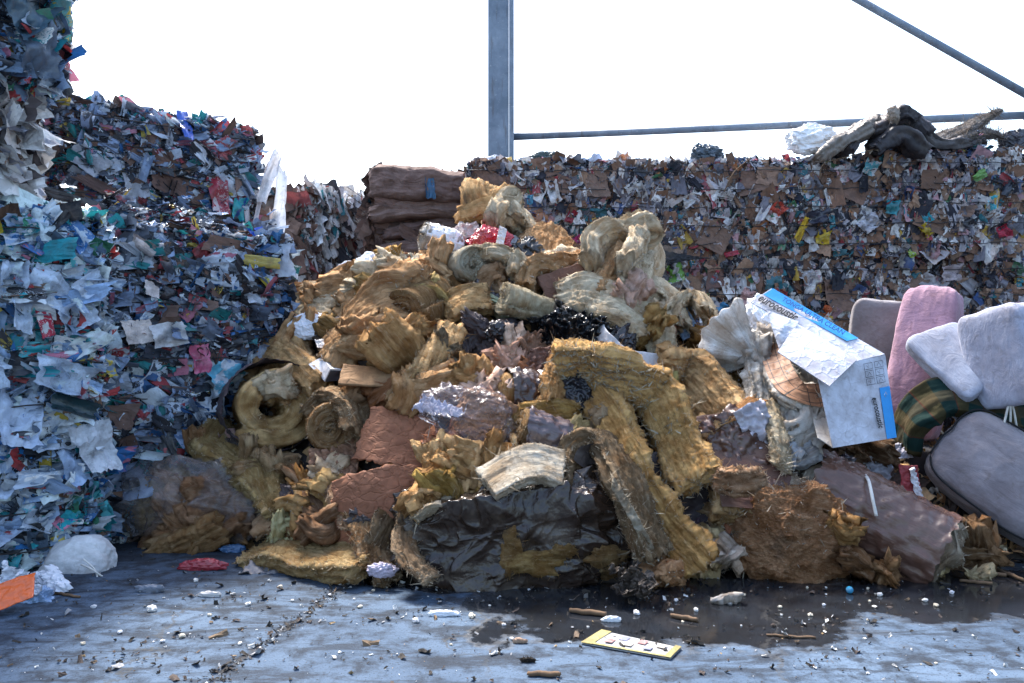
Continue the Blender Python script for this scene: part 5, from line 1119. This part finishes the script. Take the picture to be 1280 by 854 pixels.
# the carton
cd = 5.15
oc = P(1060, 470, cd); ct = D.objects.new('cardboard_carton', None); COL.objects.link(ct); ct.location = oc
tag(ct, 'white printed carton with blue stripes lying open on the right of the heap', 'carton'); reg(1040, 460, 'carton')
C = lambda x, y, dz: P(x, y, cd + dz) - oc
WB_ = (.58, .61, .70)
E0, E1, E2, E3 = C(1020, 462, -.18), C(1106, 444, .02), C(1120, 547, -.06), C(1041, 560, -.26)
T1, T0, Mx = C(964, 361, .42), C(938, 378, .36), C(1071, 451.5, -.06)
panel('end_panel', [E3, E2, E1, E0], M['white_board'], ct, WB_, .006, bul=-.004)
panel('top_panel', [Mx, E1 + np.array([0, 0, .004]), T1, T0], M['white_board'], ct, WB_, .006, bul=.012)
far = np.array([.02, .30, -.02])
panel('side_panel', [E2 + np.array([.004, .004, 0]), E2 + (T1 - E1) + np.array([.03, 0, -.0]), T1 + np.array([.005, .003, -.006]), E1 + np.array([.006, .004, -.008])], M['white_board'], ct, (.6, .6, .64), .006)
panel('bottom_panel', [E3 + np.array([0, .01, .002]), E3 + (T1 - E1) * .12, E2 + (T1 - E1) * .8, E2 + np.array([-.004, .01, .004])], M['white_board'], ct, (.55, .53, .5), .006)
fl = panel('torn_flap', [C(972, 440, -.10), C(1036.5, 483, -.30), C(1071.5, 449.5, -.075), C(996, 405, .14)], M['white_board'], ct, (.60, .62, .70), .006, bul=.015)
panel('torn_flap', [C(958, 388, .24), C(975, 440, .06), C(985, 432, .02), C(998, 402, .13)], M['white_board'], ct, (.55, .60, .70), .005, bul=.03, crump=.03)
en = unit(np.cross(E2 - E3, E0 - E3)); en = en * (-1 if en[1] > 0 else 1)
def on_end(u, v, k=.007): # u along bottom edge, v up
    return (E3 * (1 - u) * (1 - v) + E2 * u * (1 - v) + E1 * u * v + E0 * (1 - u) * v) + en * k
panel('blue_stripe', [on_end(.84, .0), on_end(.995, .0), on_end(.995, .62), on_end(.84, .62)], M['blue_ink'], ct, None, .002, bul=.004, crump=0)
bx_, up_ = unit(E2 - E3), unit(E0 - E3)
text_mesh('printed_lettering', 'eurocoustic', .066, M['ink'], ct, on_end(.70, .52, .010), -up_, bx_, .62, .0012)
# little handling pictograms
for r_ in range(3):
    for c_ in range(2):
        u0, v0 = .66 + .155 * c_, .68 + .095 * (2 - r_); pts = [on_end(u0, v0, .009), on_end(u0 + .12, v0, .009), on_end(u0 + .12, v0 + .075, .009), on_end(u0, v0 + .075, .009), on_end(u0, v0, .009)]
        tube('pictogram', pts, .0014, M['ink'], ct, 4)
        tube('pictogram', [on_end(u0 + .03, v0 + .015, .009), on_end(u0 + .06, v0 + .06, .009), on_end(u0 + .09, v0 + .015, .009)] if (r_ + c_) % 2 else [on_end(u0 + .03, v0 + .05, .009), on_end(u0 + .06, v0 + .02, .009), on_end(u0 + .06, v0 + .06, .009)], .0012, M['ink'], ct, 4)
tube('pictogram', [on_end(.90, .50, .010), on_end(.93, .53, .010), on_end(.92, .56, .010), on_end(.89, .53, .010), on_end(.90, .50, .010)], .002, M['white_board'], ct, 4, col=(.7, .73, .8))
tn = unit(np.cross(E1 - Mx, T0 - Mx)); tn = tn * (1 if tn[2] > 0 else -1)
def on_top(u, v, k=.012): # u from the end panel up to the far end, v from near fold to far edge
    return (Mx * (1 - u) * (1 - v) + T0 * u * (1 - v) + T1 * u * v + E1 * (1 - u) * v) + tn * (k + .012 * math.sin(math.pi * min(max(u, 0), 1)) * math.sin(math.pi * min(max(v, 0), 1)))
panel('blue_stripe', [on_top(.22, .52), on_top(.985, .52), on_top(.985, .985), on_top(.22, .98)], M['blue_ink'], ct, None, .002, bul=.003, crump=0)
a_ = on_top(.84, .62, .022); b_ = on_top(.25, .62, .022)
text_mesh('printed_lettering', 'TONGA ULTRA CLEAN', .056, M['dk_blue_ink'], ct, a_, b_ - a_, T1 - T0, .80, .001)
a_ = on_top(.97, .14, .02); b_ = on_top(.6, .10, .02)
text_mesh('printed_lettering', 'eurocoustic', .10, M['ink'], ct, a_, b_ - a_, T1 - T0, .62, .0025)
# cushions
def CUSH(name, px, py, d, dims, col, label, short, roll=0, pitch=0, yaw=0, p=7, piping=None, seed=1., amp=.03, mat='fabric', cat='cushion', taper=0., py_=.86):
    v, f = ico(6); r = 1 / (np.abs(v) ** p).sum(1) ** (1 / p); V = v * r[:, None]
    bul = 1 + .04 * (1 - np.clip(V[:, [0]] ** 2, 0, 1)) * (1 - np.clip(V[:, [2]] ** 2, 0, 1)); V = V * np.concatenate([np.ones_like(bul), bul, np.ones_like(bul)], 1)
    V = V + amp * vnoise(V * 1.6 + seed, 2) + v * (amp * .35 * (ridged(V * np.array([2.5, 1.5, 2.5]) + seed, 2) - .6))[:, None]
    V[:, 0] *= 1 + taper * V[:, 2]
    V = V * np.array(dims) / 2; Rm = rot(roll, pitch, yaw); fib = V + seed
    o = finish(name, V @ Rm.T, [f], fib, M[mat], P(px, py, d), col, label, cat); reg(px, py, short)
    if piping:
        for sgn in piping:
            t = np.linspace(0, 2 * math.pi, 90); cs, sn = np.cos(t), np.sin(t); rr = 1 / (np.abs(cs) ** p + np.abs(sn) ** p) ** (1 / p)
            q = np.stack([cs * rr * (1 + taper * sn * rr) * 1.0, np.full(90, sgn * py_), sn * rr], 1); q[:, [0, 2]] *= .985
            q = q + amp * vnoise(q * 1.6 + seed, 2); q = q * np.array(dims) / 2
            tube('piping', q @ Rm.T, .0065, M['piping'], o, 7)
    return o
CUSH('seat_cushion', 1104, 425, 6.3, (.50, .20, .62), (.26, .24, .25), 'grey brown cushion mostly hidden behind the pink one', None, roll=-6, yaw=-18, seed=2.)
CUSH('seat_cushion', 1152, 455, 5.85, (.40, .26, 1.14), (.38, .225, .29), 'tall mottled pink cushion standing on end right of the carton', 'pink cushion', roll=-6, pitch=14, yaw=-42, seed=3., p=6, amp=.035)
CUSH('seat_cushion', 1196, 450, 5.45, (.54, .13, .40), (.40, .43, .52), 'pale bluish cushion tilted like a wedge right of the pink one', 'tilted pale cushion', roll=-56, pitch=35, yaw=-15, seed=4., p=7, amp=.03, taper=-.12)
CUSH('seat_cushion', 1256, 446, 5.20, (.20, .46, .64), (.40, .42, .52), 'pale bluish cushion upright at the right picture edge', 'upright pale cushion', roll=4, pitch=14, yaw=22, seed=5., p=7)
CUSH('seat_cushion', 1292, 462, 5.25, (.24, .3, .34), (.06, .05, .055), 'dark brown bolster cut off by the right picture edge', None, roll=8, yaw=10, seed=6., p=3)
tas = D.objects.new('tassel', None); COL.objects.link(tas); tas.location = P(1262, 508, 5.15); tag(tas, 'white tied cord ends dangling under the upright pale cushion', 'cord')
for k in range(3): tube('cord_end', [(0, 0, .04), (-.02 + .02 * k, -.01, -.02), (-.035 + .04 * k, 0, -.11 - .01 * k)], .007, M['cord'], tas, 6, 14)
# plaid blanket: thick soft arch
def plaid():
    pp = np.array([P(1130, 555, 5.5), P(1150, 512, 5.4), P(1190, 496, 5.35), P(1235, 510, 5.35), P(1290, 520, 5.4)]); c = pp.mean(0); path = catmull(pp, 80) - c
    V, fs, fib = batt_arrays(path, (.1, .55, .8), .27, .10, 7.7, .03, .004, .02, 30, 8)
    fib = np.stack([fib[:, 0], fib[:, 1], fib[:, 1]], 1)
    finish('plaid_blanket', V, fs, fib, M['plaid'], c, (1, 1, 1), 'dark green and brown plaid blanket bunched under the pale cushions', 'blanket'); reg(1190, 510, 'plaid blanket')
plaid()
CUSH('armchair_cushion', 1256, 598, 5.15, (.86, .34, .60), (.27, .25, .275), 'big grey armchair cushion with black piping at the right edge', 'grey armchair cushion', roll=-38, pitch=20, yaw=-20, seed=8., p=4.2, piping=(-1,), amp=.045, py_=.72)
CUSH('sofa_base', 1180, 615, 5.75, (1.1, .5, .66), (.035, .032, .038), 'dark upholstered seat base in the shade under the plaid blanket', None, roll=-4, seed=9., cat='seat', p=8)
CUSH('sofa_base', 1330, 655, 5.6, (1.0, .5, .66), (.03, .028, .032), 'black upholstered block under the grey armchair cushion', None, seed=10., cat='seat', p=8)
SHEET('carton_scrap', 1138, 602, 24, 52, (.30, .04, .05), 'dark red and white printed packet wedged below the carton', 'packet', None, mat='white_board', roll=6, pitch=5, dd=-.1, crump=.008)
SHEET('paper_sheet', 1148, 612, 9, 48, (.60, .60, .64), 'white inner edge of the dark red packet', 'paper', None, mat='white_board', roll=6, dd=-.12)
SHEET('plastic_sheet', 1090, 585, 46, 44, (.22, .22, .25), 'grey film piece behind the cord on the long brown roll', 'sheet', None, mat='soft_film', roll=-20, dd=.02, crump=.03)
SHEET('plastic_sheet', 1120, 562, 40, 20, (.30, .29, .34), 'small silver film scrap directly under the carton corner', 'sheet', None, mat='film', roll=10, pitch=40, crump=.03)
# on top of the wall
WT = 8.95
def TOP(fn, name, px, py, *a, **k):
    d = k.pop('d', WT); x = k; return fn(name, px, py, *a, dd=d - dm(px, py), **k)
TOP(LUMP, 'plastic_bag', 1016, 176, 58, 36, (.74, .74, .74), 'white plastic bag on the bale wall left of the dark hide', 'bag', 'white bag on the wall', mat='soft_film', facets=9, wr=.2, fine=0)
def hide(pts, w, t, col, lb, sh=None, taper=None):
    BATT('draped_hide', [(x, y, WT - dm(x, y) + z) for x, y, z in pts], (.05, 1, .1), w, t, col, lb, 'hide', sh, mat='soft_film', taper=taper, rough=.05, strat=.010, rag=.05)
hide([(1050, 196, -.1), (1072, 172, 0), (1095, 164, .0), (1112, 148, 0), (1124, 146, 0), (1140, 160, 0), (1158, 178, -.1)], 60, 11, (.07, .062, .066), 'dark leathery hide humped over the top of the bale wall', 'dark hide', [.7, .9, 1.1, 1., .8])
hide([(1092, 188, -.2), (1118, 170, -.25), (1146, 190, -.2)], 44, 18, (.035, .032, .036), 'black inner fold under the dark leathery hump')
hide([(1018, 200, -.2), (1042, 184, -.15), (1068, 170, -.1), (1092, 152, -.06)], 44, 16, (.20, .17, .145), 'pale brown wrinkled hide flank left of the dark hump', None, [.5, 1, 1, .5])
hide([(1140, 168, 0), (1165, 182, 0), (1195, 184, 0), (1222, 180, 0)], 46, 12, (.09, .08, .08), 'flat dark hide tail right of the dark hump', None, [1, 1, .6])
TOP(LUMP, 'wool_tuft', 1117, 143, 12, 20, (.72, .66, .60), 'whitish tuft stuck on the face of the dark hide hump', 'tuft', None, d=8.62, fz=500)
for k, (pts, lb) in enumerate([([(1170, 178), (1205, 162), (1245, 140)], 'long frayed grey rag pointing up at the right end of the wall'), ([(1190, 175), (1225, 166), (1248, 170)], 'shorter grey rag below the long frayed one')]):
    BATT('frayed_rag', [(x, y, WT - dm(x, y) - .05 * k) for x, y in pts], (.1, .8, .5), 22, 9, (.26, .25, .25), lb, 'rag', None, taper=[1.3, 1, .3], fz=900, fl=.05, fringe=((.34, .33, .33), 500, .09, -.5))
TOP(LUMP, 'plastic_bag', 1272, 176, 40, 24, (.03, .03, .04), 'black bag on the wall top at the right picture edge', 'bag', None, mat='film', facets=9, wr=.3, fine=0)
TOP(LUMP, 'plastic_bag', 884, 192, 34, 20, (.05, .07, .09), 'dark green grey bag rising from the wall top', 'bag', None, mat='film', wr=.4, amp=.3, fine=0)
TOP(LUMP, 'plastic_bag', 683, 199, 30, 16, (.05, .08, .08), 'dark teal bag on the wall top right of the column', 'bag', None, mat='film', wr=.4, amp=.3, fine=0)
TOP(LUMP, 'film_wad', 622, 201, 30, 10, (.45, .47, .52), 'silvery film wad at the foot of the column', 'film', None, mat='film', wr=.4, fine=0, d=8.85)
TOP(SHEET, 'black_sheet', 845, 320, 74, 34, (.010, .010, .012), 'black sheet bulging out between the second and top tier bales', 'sheet', 'black sheet', mat='soft_film', roll=4, pitch=8, d=8.62, crump=.02, bendx=-.05, corner=.25)
for k, (pts, lb) in enumerate([([(1024, 225), (1030, 205), (1060, 196), (1095, 186)], 'thin pale hose trailing over the wall left of the dark hide'), ([(938, 198), (918, 215), (905, 240)], 'greyish green cord slanting over the wall top bale')]):
    o = tube('loose_cord', [P(x, y, 8.62) - P(*pts[1], 8.62) for x, y in pts], .006, M['wood'], None, 6, 30); o.location = P(*pts[1], 8.62); tag(o, lb, 'cord')

# ---------------- small things on the ground
def GP(px, py): return P(px, py, 1400.0 / (py - 427.0))
def ground_thing(o, px, py): o.location = GP(px, py)
# leaflet
lf = D.objects.new('printed_leaflet', None); COL.objects.link(lf); lf.location = GP(790, 809) + np.array([0, 0, .006]); tag(lf, 'dirty yellow edged printed leaflet lying flat on the concrete in front', 'leaflet')
lc = [GP(726, 806), GP(838, 826), GP(852, 812), GP(752, 790)]; lc = [c - GP(790, 809) for c in lc]
pan = lambda a, b, c, d, k: [(lc[0] * (1 - u) * (1 - v) + lc[1] * u * (1 - v) + lc[2] * u * v + lc[3] * (1 - u) * v) + np.array([0, 0, k]) for u, v in ((a, b), (c, b), (c, d), (a, d))]
panel('page', pan(0, 0, 1, 1, 0), M['white_board'], lf, (.36, .37, .38), .002, bul=.008)
panel('yellow_border', pan(.0, 0, .13, 1, .006), M['white_board'], lf, (.33, .29, .11), .002, bul=.004)
panel('yellow_border', pan(.93, 0, 1., 1, .008), M['white_board'], lf, (.33, .29, .11), .002, bul=.002)
panel('yellow_border', pan(.13, 0, .93, .1, .008), M['white_board'], lf, (.33, .29, .11), .002, bul=.002)
for k in range(6):
    u0 = .22 + .11 * k; panel('printed_picture', pan(u0, .22 + .3 * (k % 2), u0 + .09, .45 + .35 * (k % 2), .012), M['white_board'], lf, [(.35, .18, .18), (.2, .22, .35), (.4, .35, .3)][k % 3], .0015, bul=.001)
# orange white packaging at the left edge
CRUMP('packaging_bag', 22, 738, 80, 44, (.62, .64, .70), 'white torn packaging film heaped at the bottom left edge', 'packaging', 'white torn packaging', 'soft_film', dd=-.78, k=6, crump=.03)
SHEET('packaging_sheet', 12, 742, 52, 40, (.60, .11, .025), 'bright orange packaging panel on the torn white film at the left edge', 'packaging', None, mat='film', roll=25, pitch=48, dd=-1.0, crump=.005, creases=4)
LUMP('packaging_bag', 40, 752, 46, 24, (.24, .36, .56), 'blue tinted bag scrap below the orange packaging panel', 'packaging', None, mat='film', dd=-.75, wr=.3, amp=.2, fine=0, roll=20)
# sticks and chips
for k, (p0, p1, r, lb) in enumerate([((712, 766), (758, 771), .014, 'dark wooden stick lying in the puddle edge'), ((660, 845), (700, 847), .012, 'reddish wooden chip at the bottom edge of the picture'), ((838, 772), (872, 778), .012, 'pale edged bark piece in the puddle'), ((1195, 712), (1258, 722), .014, 'long pale stick on the ground at the right'), ((1200, 728), (1240, 731), .010, 'brown twig by the long pale stick'), ((958, 795), (1020, 799), .006, 'thin dark twig on the concrete lower right'), ((1240, 712), (1280, 728), .012, 'grey stick at the right picture edge'), ((60, 742), (100, 748), .008, 'small red brown strip of card by the white woven sack')]):
    a, b = GP(*p0), GP(*p1); m = (a + b) / 2; a, b = a - m, b - m; n = np.array([0, 0, r])
    t = np.linspace(0, 1, 12)[:, None]; q = a + (b - a) * t + n + np.stack([perlin(np.stack([t[:, 0] * 4 + k, 0 * t[:, 0], 0 * t[:, 0]], -1)) * .01] * 3, -1) * [1, 1, .3]
    o = tube('wood_stick', q, r * (.6 + .4 * np.sin(np.linspace(.4, 2.7, 12))), M['wood'], None, 7); o.location = m; tag(o, lb, 'stick')
for k, (x, y, w, h, c, m, lb) in enumerate([(555, 770, 38, 8, (.60, .62, .66), 'soft_film', 'flattened white film scrap in front of the dark wrapped bale'), (764, 777, 22, 7, (.60, .62, .66), 'soft_film', 'white folded scrap left above the leaflet'), (262, 746, 26, 7, (.60, .60, .60), 'white_board', 'small white card scrap on the left concrete'), (905, 752, 24, 8, (.64, .64, .64), 'wool', 'white fluff flake in the middle of the puddle'), (660, 828, 16, 5, (.05, .045, .04), 'wool', 'black flake near the bottom edge'), (650, 804, 16, 6, (.42, .30, .22), 'board', 'beige wood crumb left of the leaflet'), (1165, 720, 26, 14, (.60, .48, .26), 'wool', 'yellowish crumb of wool right of the long brown roll'), (1215, 724, 34, 12, (.58, .48, .30), 'wool', 'cream wool strip by the twigs on the right'), (188, 740, 30, 10, (.14, .16, .2), 'soft_film', 'dark film scrap behind the white woven sack'), (255, 712, 50, 14, (.26, .03, .04), 'film', 'dark red wrapper lying under the clear sack'), (290, 690, 26, 10, (.04, .12, .26), 'film', 'blue wrapper scrap at the foot of the clear sack'), (70, 735, 26, 10, (.5, .08, .06), 'film', 'red and white wrapper by the white woven sack')]):
    d = 1400 / (y - 427.); o = LUMP('floor_scrap', x, y, w, h, c, lb, 'scrap', None, mat=m, dd=d - dm(x, y), lev=4, wr=.3, fine=0, pitch=0, fz=60 if m == 'wool' else 0)
    o.location.z = max(.01, h * d / F * .35)
r = np.random.default_rng(9)
crumbs = [(190, 764, 16), (228, 797, 11), (117, 760, 9), (300, 806, 8), (262, 770, 7), (150, 792, 9), (310, 757, 9), (104, 806, 8), (203, 803, 8), (365, 752, 6), (590, 772, 12), (630, 782, 7), (905, 752, 13), (1013, 770, 8), (796, 768, 12), (1156, 752, 9), (1170, 758, 8), (1030, 757, 6), (640, 800, 8), (450, 760, 8), (520, 778, 12), (870, 764, 9), (975, 760, 7), (845, 752, 8), (1100, 745, 9), (930, 745, 7), (1190, 742, 8), (245, 727, 9), (350, 735, 8)]
for k in range(30):
    x = r.uniform(420, 1270) if k % 3 else r.uniform(60, 500); y = 735 + 110 * r.random() ** 1.6; crumbs.append((x, y, r.uniform(3, 6)))
first = None
for k, (x, y, s) in enumerate(crumbs):
    d = 1400 / (y - 427.); sz = s * d / F * .72
    if k % 5 == 0:
        V, fs = lump_arrays((1, .8, .6), 2, 3.5, .4, .25, .2, 0, k * 3.3, 7); base = mesh('foam_crumb', V, fs, False, {'fib': V}, [M['white_board']])
    o = link('foam_crumb', base, None, [(.74, .74, .72), (.66, .60, .48), (.70, .72, .76)][k % 3], GP(x, y) + np.array([0, 0, sz * .3])); o.scale = (sz, sz, sz); o.rotation_euler = (0, 0, k * 1.7)
    tag(o, 'white foam crumb scattered on the dirty concrete', 'crumb', 'white foam crumbs on the concrete')
bead = link('plastic_bead', mesh('plastic_bead', ico(3)[0] * .02, [ico(3)[1]], True, {'fib': ico(3)[0]}, [M['film']]), None, (.02, .25, .45), GP(1062, 742) + np.array([0, 0, .02])); tag(bead, 'small bright blue bead in the puddle right of the middle', 'bead')

def grit():
    n = 5200; X = r.uniform(-4.5, 5.0, n); Y = 2.6 + 3.2 * r.random(n) ** .75
    # denser along the joint and at the heap foot
    k = n // 7; Y[:k] = r.uniform(2.6, 5.0, k); X[:k] = -1.24 + (Y[:k] - 3.3) * .22 + r.normal(size=k) * .035
    j = slice(k, 2 * k); cxs = r.uniform(-2.5, 2.5, 26); cys = r.uniform(3.4, 4.6, 26); w = r.integers(0, 26, k); X[j] = cxs[w] + r.normal(size=k) * .16; Y[j] = cys[w] + r.normal(size=k) * .05
    pos = np.stack([X, Y, np.full(n, .006)], 1); a = .0055 * np.exp(r.normal(size=n) * .7); a = np.minimum(a, .05)
    cs = np.array([(.04, .035, .03), (.08, .06, .05), (.16, .11, .07), (.55, .55, .54), (.30, .30, .31), (.36, .24, .12)]); c1 = cs[r.choice(6, n, p=[.44, .24, .10, .13, .07, .02])]
    Vv, ff, suv, C1, C2 = scrap_arrays(r, pos, unit(np.array([0, 0, 1.]) + .45 * r.normal(size=(n, 3))), a, a * r.uniform(.8, 2.5, n), 4, r.normal(size=n) * 1.2, r.uniform(.2, .7, n), r.uniform(0, 6.3, n), c1, c1)
    o = link('ground_grit', mesh('ground_grit', Vv.reshape(-1, 3), [ff.reshape(-1, 4)], False, {'c1': C1.reshape(-1, 3), 'c2': C2.reshape(-1, 3), 'suv': suv.reshape(-1, 3)}, [M['scrap_board']])); tag(o, 'fine dark grit, chips and flecks strewn over the concrete', 'grit', kind='stuff')
grit()

# ---------------- small tufts and tatters that fill the heap
KEEP = [(332, 510, 58, 52), (611, 302, 28, 24), (412, 460, 30, 18), (468, 471, 44, 20), (702, 412, 60, 28), (655, 598, 55, 32), (640, 670, 160, 75), (672, 383, 46, 26), (578, 336, 30, 26), (412, 533, 30, 30), (490, 570, 60, 70), (770, 330, 40, 40), (1060, 470, 75, 110), (915, 420, 40, 50), (760, 465, 60, 26), (850, 545, 30, 60), (985, 668, 70, 60), (1092, 652, 80, 60), (385, 408, 28, 18), (252, 630, 95, 60), (820, 610, 30, 70), (920, 575, 45, 60)]
def fill():
    r = np.random.default_rng(42); n = 0; used = set(); top_x = [240, 330, 420, 520, 590, 700, 790, 850, 930, 1020, 1120]; top_y = [560, 440, 375, 330, 295, 325, 345, 425, 450, 480, 560]
    kinds = [('glass_wool_tuft', 'wool', TAN, 'tan wool tuft'), ('glass_wool_tuft', 'wool', OCH, 'ochre wool tuft'), ('glass_wool_tuft', 'wool', CRM, 'cream wool tuft'), ('glass_wool_tuft', 'wool', BRN, 'brown wool tuft'), ('film_tatter', 'soft_film', (.06, .045, .045), 'dark film tatter'), ('film_tatter', 'film', (.02, .02, .025), 'black film tatter'), ('paper_tatter', 'kraft', (.26, .14, .08), 'brown paper tatter'), ('board_tatter', 'white_board', (.5, .5, .54), 'whitish card tatter')]
    tries = 0
    while n < 140 and tries < 6000:
        tries += 1
        x = r.uniform(250, 1130); yb = np.interp(x, _gx, _gy) - 20; yt = np.interp(x, top_x, top_y)
        if yt > yb - 20: continue
        y = r.uniform(yt, yb); k = r.choice(8, p=[.14, .10, .16, .10, .22, .12, .12, .04]); nm, mt, c, word = kinds[k]
        w, h = r.uniform(22, 58), r.uniform(14, 40)
        if any(abs(x - a) < ww and abs(y - b) < hh for a, b, ww, hh in KEEP): continue
        hs = sorted(((x - a) ** 2 + (y - b) ** 2, a, b, s) for a, b, s in HERO)
        lab = None
        for _, a, b, s in hs[:3]:
            dx, dy = x - a, y - b
            rel = ('right of' if dx > 0 else 'left of') if abs(dx) > abs(dy) * 1.2 else ('below' if dy > 0 else 'above')
            for sz in (('small', 'tiny') if w * h < 900 else ('larger', 'broad')):
                t = f'{sz} {word} just {rel} the {s}'
                if t not in used: lab = t; break
            if lab: break
        if not lab: continue
        used.add(lab); n += 1
        if mt in ('kraft', 'white_board') or (mt == 'soft_film' and r.random() < .5): SHEET(nm, x, y, w, h, c, lab, 'tatter', None, mat=mt, roll=r.uniform(-60, 60), pitch=r.uniform(0, 60), yaw=r.uniform(-30, 30), dd=r.uniform(-.10, .04), crump=.04, n=20, thick=.006, group='small tatters wedged in the heap')
        else: LUMP(nm, x, y, w, h, tuple(v * r.uniform(.75, 1.1) for v in c), lab, 'tuft' if mt == 'wool' else 'tatter', None, mat=mt, lev=4, roll=r.uniform(-50, 50), yaw=r.uniform(-40, 40), dd=r.uniform(-.10, .05), amp=.3, fold=.3, ridge=.25, wr=0 if mt == 'wool' else .3, fine=.04 if mt == 'wool' else 0, fz=500, fringe=fW(120, .03, .3) if k in (0, 2) else None, group='small tatters wedged in the heap')
fill()
# ================================================================== LIGHT AND CAMERA
SUN_EL, SUN_AZ = 56.0, -26.0        # high hazy sun behind the bales, a little left of the view
w = D.worlds.new('World'); scene.world = w; w.use_nodes = True
nt = w.node_tree; nt.nodes.clear()
sky = nt.nodes.new('ShaderNodeTexSky'); sky.sky_type = 'NISHITA'; sky.sun_disc = False
sky.sun_elevation = R_(SUN_EL); sky.sun_rotation = R_(SUN_AZ); sky.air_density = 1.3; sky.dust_density = 4.0; sky.ozone_density = 3.0
bg = nt.nodes.new('ShaderNodeBackground'); bg.inputs['Strength'].default_value = .075
out = nt.nodes.new('ShaderNodeOutputWorld'); nt.links.new(sky.outputs[0], bg.inputs[0]); nt.links.new(bg.outputs[0], out.inputs[0])
sl = D.lights.new('sun', 'SUN'); sl.energy = 1.5; sl.angle = R_(12); sl.color = (1, .96, .90)
so = D.objects.new('sun', sl); COL.objects.link(so)
az, el = R_(SUN_AZ), R_(SUN_EL); tosun = Vector((math.sin(az) * math.cos(el), math.cos(az) * math.cos(el), math.sin(el)))
so.rotation_euler = tosun.to_track_quat('Z', 'Y').to_euler(); so.location = (0, 0, 12)
cam = D.cameras.new('camera'); cam.sensor_width = 36; cam.lens = 36 * F / 1280; cam.clip_end = 2000; cam.clip_start = .05
co = D.objects.new('camera', cam); COL.objects.link(co); co.location = (0, 0, EYE); co.rotation_euler = (math.pi / 2, 0, 0); scene.camera = co
scene.render.engine = 'CYCLES'; scene.render.resolution_x = 1024; scene.render.resolution_y = 683
scene.cycles.max_bounces = 6; scene.cycles.transparent_max_bounces = 10
vs = scene.view_settings; vs.view_transform = 'Standard'; vs.look = 'None'; vs.gamma = 1; vs.exposure = 2.9; vs.use_curve_mapping = False
